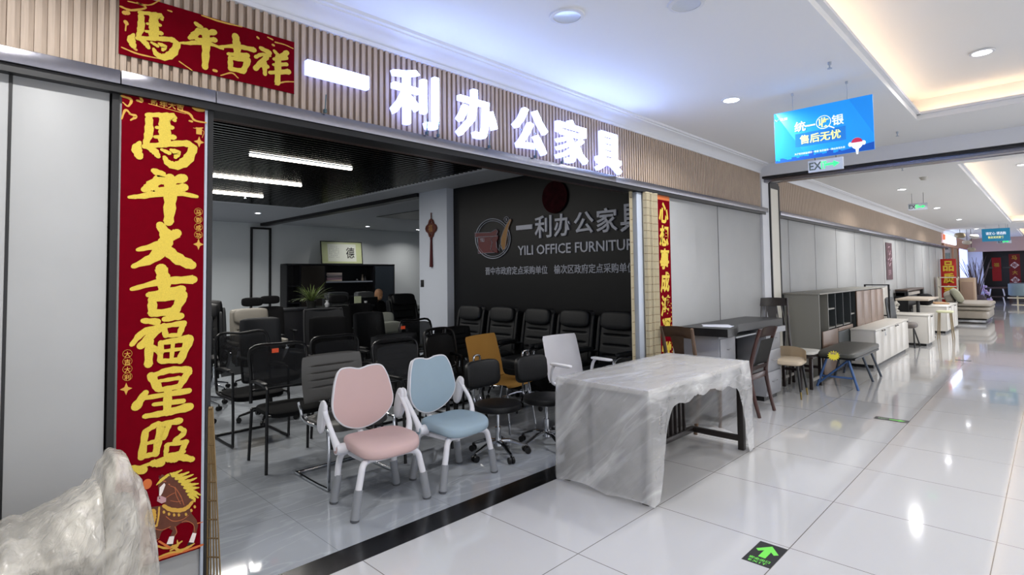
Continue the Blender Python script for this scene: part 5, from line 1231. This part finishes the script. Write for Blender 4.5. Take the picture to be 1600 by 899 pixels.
g = G(); g.b2(-.75, .75, -.30, .30, .845, .885, .006); g.build('tabletop', M('beige_top', '#b7aa99', .4), r)
g = G(); g.cyl((0, 0, .03), (0, 0, .845), .035, seg=14); g.build('column', M_BLK, r)
g = G(); g.lathe([(.0005, 0), (.30, .0), (.30, .015), (.05, .03), (.0005, .03)], seg=24); g.build('base', M_BLK, r)
r = root('bar_stool', 'slim cream stool with tan legs in front of the farthest white cabinet', 'stool', (15.2, 1.72, 0))
g = G(); g.sq((0, 0, .60), (.30, .30, .05), .5, .4); g.build('seat', M('stool_cream', '#d9dab4', .5), r)
for sx in (-1, 1):
    for sy in (-1, 1):
        g = G(); g.cyl((sx*.10, sy*.10, .58), (sx*.15, sy*.13, 0), .014, .011, 8); g.build('leg', M('tan_wood', '#96866a', .5), r)
r = root('office_desk', 'distant dark desk with a pale shelf band behind the small beige table', 'desk', (17.6, 2.68, 0))
g = G(); g.b2(-1.2, 1.2, -.12, .14, 1.00, 1.04, .004); g.build('desktop', M('dk_brown_top', '#4f3f35', .4), r)
g = G(); g.b2(-1.2, 1.2, -.05, .13, .88, .96); g.build('shelf', M('pale_band', '#b3aca2', .5), r)
g = G(); g.b2(-1.2, -1.1, -.12, .14, 0, 1.0); g.b2(1.0, 1.2, -.12, .14, 0, 1.0); g.b2(-1.1, 1.0, .0, .12, .5, .86); g.build('side_panel', M_BLK, r)
o = G().sq((0, 0, 0), (.55, .3, .28), .7, .7).build('black_bag', MBF); o.location = (16.0, 2.62, .645+.14+.12); o.location = (17.0, 2.30, .645+.14); tag(o, 'rounded black bag lying on the farthest white cabinet', 'bag')
o = G().box((0, 0, 0), (.7, .30, .03), rot=(0, 0, .3), bev=.004).build('wooden_board', M('board_tan', '#b08a62', .5)); o.location = (17.9, 2.14, .662); tag(o, 'tan wooden board lying on the farthest white cabinet', 'board')
# sofa
r = root('leather_sofa', 'long beige-grey leather sofa seen end-on beyond the white cabinets', 'sofa', (21.2, 1.80, 0))
MSO = M('sofa_leather', '#8a8276', .42, var=.06)
g = G(); g.sq((0, 0, .24), (2.4, .98, .26), .3, .25); g.build('base', MSO, r)
g = G(); g.sq((0, -.05, .41), (2.3, .94, .14), .45, .3); g.build('seat_cushion', MSO, r)
g = G(); g.sq((0, -.05, .52), (2.3, .98, .13), .5, .3); g.build('seat_cushion', MSO, r)
g = G(); g.sq((0, .38, .70), (2.3, .22, .42), .6, .3, rot=(-.35, 0, 0)); g.build('backrest', MSO, r)
g = G(); g.b2(-1.15, 1.15, -.42, .42, .04, .10); g.build('foot_bar', MCH, r)
o = G().sq((0, 0, 0), (.5, .20, .44), .7, .5, rot=(-.5, 0, .2)).build('sofa_pillow', M('pillow_grey', '#9b9a86', .6)); o.location = (20.2, 2.0, .78); tag(o, 'grey-green pillow leaning on the near end of the sofa', 'pillow')
# shelving unit and brown cabinet, red display stand
r = root('shelf_unit', 'open white shelf unit in front of the red display board', 'shelf', (23.2, 2.50, 0), -PI/2)
g = G()
for x in (-.25, .25): g.b2(x-.025, x+.025, -.15, .15, 0, 1.28)
for z in (.10, .55, .95, 1.25): g.b2(-.25, .25, -.15, .15, z, z+.03)
g.build('frame', M('shelf_white', '#cfc8b8', .5), r)
r = root('brown_cabinet', 'tan brown cabinet with a closed door next to the white shelf unit', 'cabinet', (23.3, 2.0, 0))
g = G(); g.b2(-.3, .3, -.18, .18, 0, 1.25, .006); g.build('body', M('tan_cab', '#a28a74', .5), r)
g = G(); g.b2(-.325, -.305, -.15, .15, .08, 1.12, .004); g.build('door', M('tan_cab_door', '#8b7261', .5), r)
r = root('display_board', 'red display board with large yellow characters near the far shop', 'display board', (24.3, 2.60, 0), -PI/2)
g = G(); g.b2(-.215, .215, -.03, .03, .05, 1.90, .004); g.build('board', M('display_red', '#c02218', .5), r)
for i, ch in enumerate('品质家居'):
    g = G(); text_into(g, ch, lambda u, v, w_: Vector((u, -.031-w_, 1.65-i*.42+v)), .30, .36, off=.03, ext=.004); g.build('lettering', M('display_yellow', '#e8c83a', .5), r)
g = G(); g.b2(-.20, -.14, -.2, .16, 0, .05); g.b2(.14, .20, -.2, .16, 0, .05); g.build('foot', M_BLK, r)
# poster on the second wall
r = root('wall_poster', 'narrow maroon poster on the grey panels of the second wall', 'poster', (16.05, FY-.012, 1.29))
g = G(); g.b2(-.34, .34, 0, .006, 0, .90); g.build('sheet', M('maroon', '#431622', .5, var=.3, vscale=9), r)
g = G(); text_into(g, '吉祥', lambda u, v, w_: Vector((u, -.001-w_, v+.18)), .3, .14, off=.01, ext=.001); g.build('lettering', M('poster_pale', '#a58690', .5), r)
for x, z in ((.0, .72), (.08, .55), (-.06, .42)):
    g = G(); g.tube([(x+.16*math.cos(a*PI/5)*(.6 if a % 2 else 1), -.003, z+.09*math.sin(a*PI/5)) for a in range(10)], .012, 4, closed=True); g.build('flower_print', MATS['poster_pale'], r)
# lit sign, rocks, far shop
r = root('light_box', 'small bright light box sign on the fascia near the end of the corridor', 'light box', (27.1, 2.80, 2.52))
g = G(); g.b2(-1.5, 1.5, -.03, .03, 0, .32, .01); g.build('box', M('lightbox', '#dfe8ff', .4, emit='#cfe0ff', estr=3.5), r)
g = G(); g.b2(-1.8, -1.55, -.03, .03, .1, .3, .01); g.build('end_lamp', M('coral', '#e08868', .4, emit='#e07a58', estr=.8), r)
o = None
for k, (px, py, s, m_) in enumerate(((1500, 368, .24, '#8d8166'), (1511, 379, .2, '#bdb6a8'), (1522, 370, .20, '#c8c4bb'), (1518, 390, .18, '#a8a090'))):
    p = onX(px, py, 26.0); r = root('decor_stone', ('brownish', 'pale grey', 'whitish', 'small lowest')[k]+' stone-like ornament hanging high at the far left corner', 'ornament', p)
    g = G(); g.sq((0, 0, 0), (s*1.2, s*1.3, s*.8), .8, .8, fn=lambda v: v*(1+.22*noise.noise(Vector(v)*9+Vector((k, 0, 0))))); g.build('stone', M('stone_%s' % m_[1:], m_, .7, var=.2), r)
    g = G(); g.cyl((0, 0, s*.2), (0, 0, 3.0-p.z), .008, seg=6); g.build('hanger', M_DARK, r)
def far_banner(x, y, w, z0, z1, label, chars, col='#7d0f16'):
    r = root('red_banner', label, 'banner', (x, y, z0))
    g = G(); g.b2(-.01, .01, -w/2, w/2, 0, z1-z0); g.build('sheet', M('far_red_%s' % col[1:], col, .6), r)
    n_ = len(chars)
    for i, ch in enumerate(chars):
        zc = (z1-z0)*(1-(i+.5)/(n_+.6))
        if i % 2:
            g = G(); g.prism([(0, .17), (.17, 0), (0, -.17), (-.17, 0)], lambda u, v, w_: Vector((-.011-w_, -u, zc+v)), (0, .003)); g.build('diamond', M('diamond_white', '#e8d8e0', .5), r)
        g = G(); text_into(g, ch, lambda u, v, w_: Vector((-.015-w_, -u, zc+v)), .2, .2, off=.03, ext=.003); g.build('lettering', MDGOLD if i % 2 == 0 else MATS['far_red_%s' % col[1:]], r)
far_banner(EX+1.98, 1.32, .40, .60, 2.25, 'dark red banner with diamond ornaments hanging in the far dark shop window', '马年大吉')
far_banner(EX+1.98, 1.98, .34, .95, 2.1, 'plain bright red banner left of the diamond one in the far shop', '福', '#a81420')
def far_text(y, z, w):
    g = G(); g.b2(-.01, .01, -w/2, w/2, -.04, .04, .01); o = g.build('wall_bracket', M('bracket_grey', '#4e4c4c', .5)); o.location = (EX+1.95, y, z); tag(o, '%s grey plate on the dark wall of the far shop' % ('small left' if y > 2 else 'wider middle'), 'plate')
far_text(2.22, 1.6, .2); far_text(1.62, 1.6, .3)
# furniture of the far shop
r = root('side_table', 'dark wooden tea table with two white-framed seats in the far shop', 'table', (33.0, 1.75, 0))
MDW = M('far_dark_wood', '#3c2a24', .4)
g = G(); g.b2(-.5, .5, -.42, .42, .66, .72, .01); g.build('tabletop', MDW, r)
for sx in (-1, 1):
    for sy in (-1, 1):
        g = G(); g.b2(sx*.42-.035, sx*.42+.035, sy*.36-.035, sy*.36+.035, 0, .66); g.build('leg', MDW, r)
for z, lb in ((.0, 'lower'), (.37, 'upper')):
    r = root('metal_stool', '%s white metal stool stacked by the dark tea table in the far shop' % lb, 'stool', (32.2, 1.80, z))
    g = G(); g.b2(-.2, .2, -.24, .24, .30, .34, .008); g.build('seat', MATS['far_dark_wood'], r)
    g = G()
    for s in (-1, 1): g.tube([(-.18, s*.20, .30), (-.22, s*.25, .0), (.2, s*.25, .0), (.18, s*.20, .30)], .014, 6)
    g.build('frame', MWP, r)
r = root('counter', 'low dark counter in front of the far shop window', 'counter', (34.6, .7, 0))
g = G(); g.b2(-.25, .25, -1.4, .75, 0, .85, .01); g.build('body', M('far_counter', '#4c4642', .5), r)
g = G(); g.b2(-.28, .28, -1.42, .78, .851, .88, .004); g.build('top', M('far_counter_top', '#8a8a88', .4), r)
r = root('shell_armchair', 'pale blue shell chair with round cream ring base in the far shop', 'chair', (31.6, 1.12, 0))
g = G(); g.sheet(lambda u, v: Vector((-.10-.22*math.cos(PI*(u-.5)), .28*math.sin(PI*(u-.5)), .42+.48*v)), 16, 8, thick=.03); g.build('backrest', M('pale_blue_shell', '#9fb3b4', .5), r)
g = G(); g.sq((.05, 0, .42), (.45, .5, .08), .5, .5); g.build('seat', MATS['pale_blue_shell'], r)
g = G(); g.tube([(-.05+.28*math.cos(a*PI/12), .30*math.sin(a*PI/12), .30) for a in range(24)], .025, 8, closed=True); g.cyl((0, 0, .02), (0, 0, .4), .03, seg=10); g.lathe([(.0005, 0), (.2, 0), (.2, .02), (.0005, .03)], seg=20); g.build('ring_base', M('ring_cream', '#d8cca6', .4), r)
# driftwood / bare branches ornament by the far shop
r = root('branch_ornament', 'tall bundle of dark twisted branches standing at the far left corner', 'ornament', (29.0, 2.2, 0))
random.seed(11); g = G(); g.lathe([(.0005, 0), (.2, 0), (.26, .35), (.16, .5), (.0005, .5)], seg=16); g.build('vase', M('vase_dark', '#3a2f3a', .4), r)
g = G()
for k in range(26):
    a = random.uniform(0, 2*PI); p = Vector((.05*math.cos(a), .05*math.sin(a), .45)); pts = [p.copy()]; d = Vector((.07*math.cos(a), .06*math.sin(a), .32))
    for j in range(5): d += Vector((random.uniform(-.05, .05), random.uniform(-.04, .04), random.uniform(-.03, .03))); p = p+d*.85; pts.append(p.copy())
    g.tube(pts, .02, 5, smooth=2, rs=[.024, .02, .017, .013, .009, .005])
g.build('branches', M('branch_dark', '#4b3f46', .6), r)
o = bpy.data.objects['branches']; o['kind'] = 'stuff'
r = root('flower_stand', 'lilac and white plastic flowers on a stand beside the dark branches', 'flowers', (30.2, 2.05, 0))
g = G(); g.cyl((0, 0, 0), (0, 0, .5), .05, .03, 10); g.build('stand', MDW, r)
random.seed(5); g = G()
for k in range(22): g.sq((random.uniform(-.14, .14), random.uniform(-.16, .16), random.uniform(.1, .85)), (.13, .13, .11), .8, .8, nu=8, nv=6)
o = g.build('petals', M('lilac', '#b9a8d8', .6, var=.3, vscale=20), r); o['kind'] = 'stuff'
# ================================================================== BACK OF THE SHOP
MBC = M('bookcase_black', '#15151a', .35); MBCB = M('bookcase_bronze', '#231f1c', .3)
BX, BXe, BF, BH = 5.56, 8.56, 12.98, 1.86
r = root('tall_bookcase', 'wide black bookcase with glass doors against the back wall of the shop', 'bookcase', (7.05, 13.17, 0)); fx = lambda x: x-7.05; fy = lambda y: y-13.17
g = G(); g.b2(fx(BX), fx(BXe), fy(BF), fy(13.36), BH-.04, BH, .003); g.build('top_board', MBC, r)
for x in (BX, 5.87, 6.51, 7.90, BXe-.04):
    g = G(); g.b2(fx(x), fx(x+.035), fy(BF), fy(13.36), 0, BH-.04); g.build('side_panel', MBC, r)
g = G(); g.b2(fx(BX), fx(BXe), fy(13.34), fy(13.36), 0, BH-.04); g.build('back_panel', MBC, r)
for x0, x1, zs in ((BX+.04, 5.87, (.5, .9, 1.3)), (6.55, 7.90, (.55, 1.0))):
    for z in zs:
        g = G(); g.b2(fx(x0), fx(x1), fy(BF+.02), fy(13.34), z, z+.03); g.build('shelf', MBC, r)
g = G(); g.b2(fx(6.55), fx(7.87), fy(BF+.0), fy(13.34), 1.385, 1.42); g.build('shelf', M('shelf_grey', '#7c828c', .4), r)
g = G(); g.b2(fx(5.91), fx(6.50), fy(BF-.015), fy(BF-.001), .04, BH-.05, .003); g.build('door', MBCB, r)
g = G(); g.b2(fx(7.94), fx(8.51), fy(BF-.015), fy(BF-.001), .04, BH-.05, .003); g.build('glass_door', M('smoke_glass', '#2d333a', .12, spec=.8), r)
cols = ['#a89a8a', '#8d6f7e', '#6b5f63', '#58545a', '#8a8080', '#9a8f88']
for k in range(6):
    g = G(); g.box((0, 0, 0), (.42, .26, .034), bev=.003); o = g.build('book', M('book_%d' % k, cols[k], .6)); o.location = (6.80, 13.16, 1.42+.018+k*.036); o.rotation_euler.z = (-.02, .03, 0, .04, -.03, .01)[k]
    tag(o, ('bottom', 'second', 'third', 'fourth', 'fifth', 'top')[k]+' book of the flat stack on the bookcase shelf', 'book', 'stacked books on the bookcase shelf')
for k, (x, h, lb, cc) in enumerate(((7.50, .06, 'low dark trinket', '#4a4a4c'), (7.66, .17, 'tall pale figurine', '#7e7468'), (7.74, .12, 'short dark bottle', '#3b3a3c'))):
    g = G(); g.lathe([(.0005, 0), (.03, 0), (.034, h*.3), (.022, h*.6), (.016, h*.85), (.02, h), (.0005, h)], seg=12); o = g.build('figurine', M('fig_%d' % k, cc, .4)); o.location = (x, 13.15, 1.42); tag(o, lb+' on the shelf of the black bookcase', 'ornament')
# framed calligraphy leaning on the wall
r = root('framed_calligraphy', 'framed calligraphy with one large black character standing on the bookcase', 'picture', (7.12, 13.20, BH)); r.rotation_euler = (-.13, 0, 0); W_, H_ = 1.17, .60
g = G(); g.b2(-W_/2, W_/2, -.012, .012, 0, .02); g.b2(-W_/2, W_/2, -.012, .012, H_-.02, H_); g.b2(-W_/2, -W_/2+.02, -.012, .012, .02, H_-.02); g.b2(W_/2-.02, W_/2, -.012, .012, .02, H_-.02); g.build('frame', M_BLK, r)
g = G(); g.b2(-W_/2+.02, W_/2-.02, -.004, .006, .02, H_-.02); g.build('mount', M('mount_green', '#c7cfa0', .3), r)
g = G(); g.b2(-.40, .40, -.006, -.0045, .07, H_-.07); g.build('paper', M('paper_pale', '#e2e6da', .3), r)
g = G(); text_into(g, '德', lambda u, v, w_: Vector((u+.23, -.0085-w_, v+.30)), .24, .29, off=.008, ext=.003, shear=.05); g.build('large_character', M_BLK, r)
g = G()
for a in range(6):
    for b in range(7):
        if (a*7+b) % 5: text_into(g, '道可名常无有天地母众妙'[(a*3+b) % 11], lambda u, v, w_: Vector((u-.10-a*.05, -.0065-w_, v+.45-b*.045)), .024, .026, ext=0)
g.build('small_characters', M('ink_grey', '#7c8078', .6), r)
# counter with plant
r = root('counter', 'black reception counter in the middle of the shop carrying a potted plant', 'counter', (4.55, 9.35, 0))
g = G(); g.b2(-.85, .95, -.28, .28, .03, .96, .006); g.build('body', MBC, r)
g = G(); g.b2(-.88, .98, -.31, .31, .961, .995, .006); g.build('top', M('counter_top', '#1d1e22', .25), r)
r = root('potted_plant', 'green arching spider plant in a small pot on the black counter', 'potted plant', (4.42, 9.30, .995))
g = G(); g.lathe([(.0005, 0), (.07, 0), (.09, .11), (.095, .115), (.08, .11), (.0005, .10)], seg=20); g.build('pot', M('pot_dark', '#2d2f2c', .4), r)
random.seed(3); g = G()
for k in range(70):
    a = random.uniform(0, 2*PI); ln = random.uniform(.25, .46); lift = random.uniform(.5, 1.35); c, s = math.cos(a), math.sin(a); pts = []
    for j in range(6):
        t = j/5; rr_ = .02+ln*t*math.cos(lift*.8)*1.1; z = .10+ln*(math.sin(lift)*t*1.2-(.75-.3*lift)*t*t); pts.append(Vector((rr_*c, rr_*s, z)))
    g.tube(pts, .008, 4, rs=[.005, .009, .009, .007, .005, .001], flat=.25)
g.build('leaves', M('leaf_green', '#6f8048', .5, var=.35, vscale=25), r)
r = root('vase', 'small white vase beside the potted plant on the counter', 'vase', (4.62, 9.12, .995))
g = G(); g.lathe([(.0005, 0), (.03, 0), (.045, .05), (.02, .09), (.03, .12), (.0005, .12)], seg=18); g.build('body', M('vase_white', '#c9ccd0', .3), r)
r = root('table_card', 'square pale card on a stand upright on the counter', 'card', (5.32, 9.30, .995))
g = G(); g.b2(-.07, .07, -.004, .004, .02, .16); g.build('card', M('card_pale', '#cdd6b4', .5), r)
g = G(); g.b2(-.05, .05, -.03, .03, 0, .02); g.build('foot', MBP, r)
r = root('cup', 'small white cup at the right end of the counter', 'cup', (5.44, 9.22, .995))
g = G(); g.lathe([(.0005, 0), (.022, 0), (.03, .07), (.028, .072), (.020, .01), (.0005, .008)], seg=16); g.build('body', MATS['vase_white'], r)
r = root('executive_desk', 'dark executive desk in front of the bald seated person', 'desk', (6.45, 9.45, 0))
g = G(); g.b2(-.85, .85, -.38, .36, .72, .76, .006); g.build('desktop', MBC, r)
g = G(); g.b2(-.8, .8, -.30, -.27, .05, .72); g.b2(-.82, -.78, -.3, .3, 0, .72); g.b2(.78, .82, -.3, .3, 0, .72); g.build('panel', MBC, r)
r = root('computer_monitor', 'black computer monitor seen from behind on the dark desk', 'monitor', (5.62, 9.5, .76))
r.scale = (.8, 1, .76)
g = G(); g.b2(-.30, .30, -.02, .015, .12, .48, .008); g.build('screen', MBP, r)
g = G(); g.cyl((0, .0, .01), (0, 0, .2), .02, seg=10); g.lathe([(.0005, 0), (.11, 0), (.11, .012), (.0005, .014)], seg=20); g.build('stand', MBP, r)
r = root('white_printer', 'pale grey printer on the desk right of the seated person', 'printer', (6.85, 9.5, .76))
g = G(); g.b2(-.20, .20, -.18, .18, 0, .16, .015); g.build('body', M('printer_grey', '#9fa5a6', .5), r)
g = G(); g.b2(-.15, .15, -.19, -.175, .05, .09); g.build('slot', MBP, r)
# seated person
def remeshed(g, name, mat, parent, vox):
    o = g.build(name, mat, parent); md = o.modifiers.new('r', 'REMESH'); md.mode = 'VOXEL'; md.voxel_size = vox; md.use_smooth_shade = True
    s2 = o.modifiers.new('s', 'SMOOTH'); s2.factor = .5; s2.iterations = 3
    bpy.context.view_layer.update()
    me = bpy.data.meshes.new_from_object(o.evaluated_get(bpy.context.evaluated_depsgraph_get())); o.modifiers.clear(); o.data = me
    if not me.materials: me.materials.append(mat)
    for p in me.polygons: p.use_smooth = True
    return o
r = root('person', 'bald person in black clothes seated at the desk at the back looking down', 'person', (6.30, 10.32, 0))
SK = M('skin', '#b98a66', .55)
g = G()
hd = lambda x, y, z: Vector((x, -.16+y*.92-(z-1.12)*.30, z+y*.28))
g.sq(hd(0, .01, 1.165), (.155, .19, .185), .85, .85, rot=(.30, 0, 0)); g.sq(hd(0, -.035, 1.10), (.115, .13, .13), .8, .8, rot=(.3, 0, 0)); g.cyl(hd(0, .03, 1.09), (0, -.02, .98), .052, .058, 14)
g.sq(hd(0, -.108, 1.115), (.028, .04, .05), .8, .8, rot=(.3, 0, 0))
for s in (-1, 1): g.sq(hd(s*.079, .015, 1.12), (.022, .04, .065), .8, .8); g.sq(hd(s*.034, -.088, 1.142), (.035, .02, .02), .8, .8)
g.sq(hd(0, -.098, 1.072), (.05, .02, .018), .8, .8)
g.sq((0, .02, .78), (.36, .20, .46), .7, .6); g.sq((0, .05, .52), (.36, .26, .20), .7, .6)
for s in (-1, 1):
    g.tube([(s*.17, 0, .94), (s*.22, -.04, .74), (s*.20, -.28, .78)], .04, 10, rs=[.055, .045, .03], smooth=3)
    hx, hy, hz = s*.18, -.36, .785
    g.tube([(s*.20, -.28, .78), (hx, hy, hz)], .03, 10, rs=[.028, .034], flat=.6)
    for k, (ln) in enumerate((.075, .085, .078, .062)): g.tube([(hx-s*.027+s*k*.018, hy-.01, hz), (hx-s*.027+s*k*.018, hy-.01-ln*.6, hz-.004), (hx-s*.026+s*k*.017, hy-.01-ln, hz-.018)], .008, 7)
    g.tube([(hx-s*.03, hy+.03, hz), (hx-s*.052, hy-.0, hz-.004), (hx-s*.055, hy-.03, hz-.010)], .009, 7)
    g.tube([(s*.10, .02, .50), (s*.13, -.38, .50), (s*.13, -.40, .10)], .06, 10, rs=[.085, .06, .04], smooth=3)
remeshed(g, 'body', SK, r, .009)
g = G(); g.sq((0, .02, .78), (.42, .25, .50), .7, .6)
for s in (-1, 1): g.tube([(s*.12, .01, .965), (s*.195, 0, .92), (s*.235, -.04, .73), (s*.205, -.26, .785)], .06, 10, rs=[.06, .075, .062, .045], smooth=3)
g.lathe([(.062, .97), (.072, .99), (.068, 1.02), (.06, 1.02)], (0, -.015, 0), 18); remeshed(g, 'jacket', MBF, r, .012)
g = G(); g.sq((0, .05, .52), (.40, .30, .20), .7, .6)
for s in (-1, 1): g.tube([(s*.10, .02, .51), (s*.13, -.38, .51), (s*.13, -.40, .12)], .06, 10, rs=[.098, .075, .058], smooth=3)
remeshed(g, 'trousers', MSL, r, .014)
for s in (-1, 1):
    g = G(); g.sq((s*.13, -.44, .045), (.095, .26, .088), .6, .5); g.build('shoe', MBP, r)
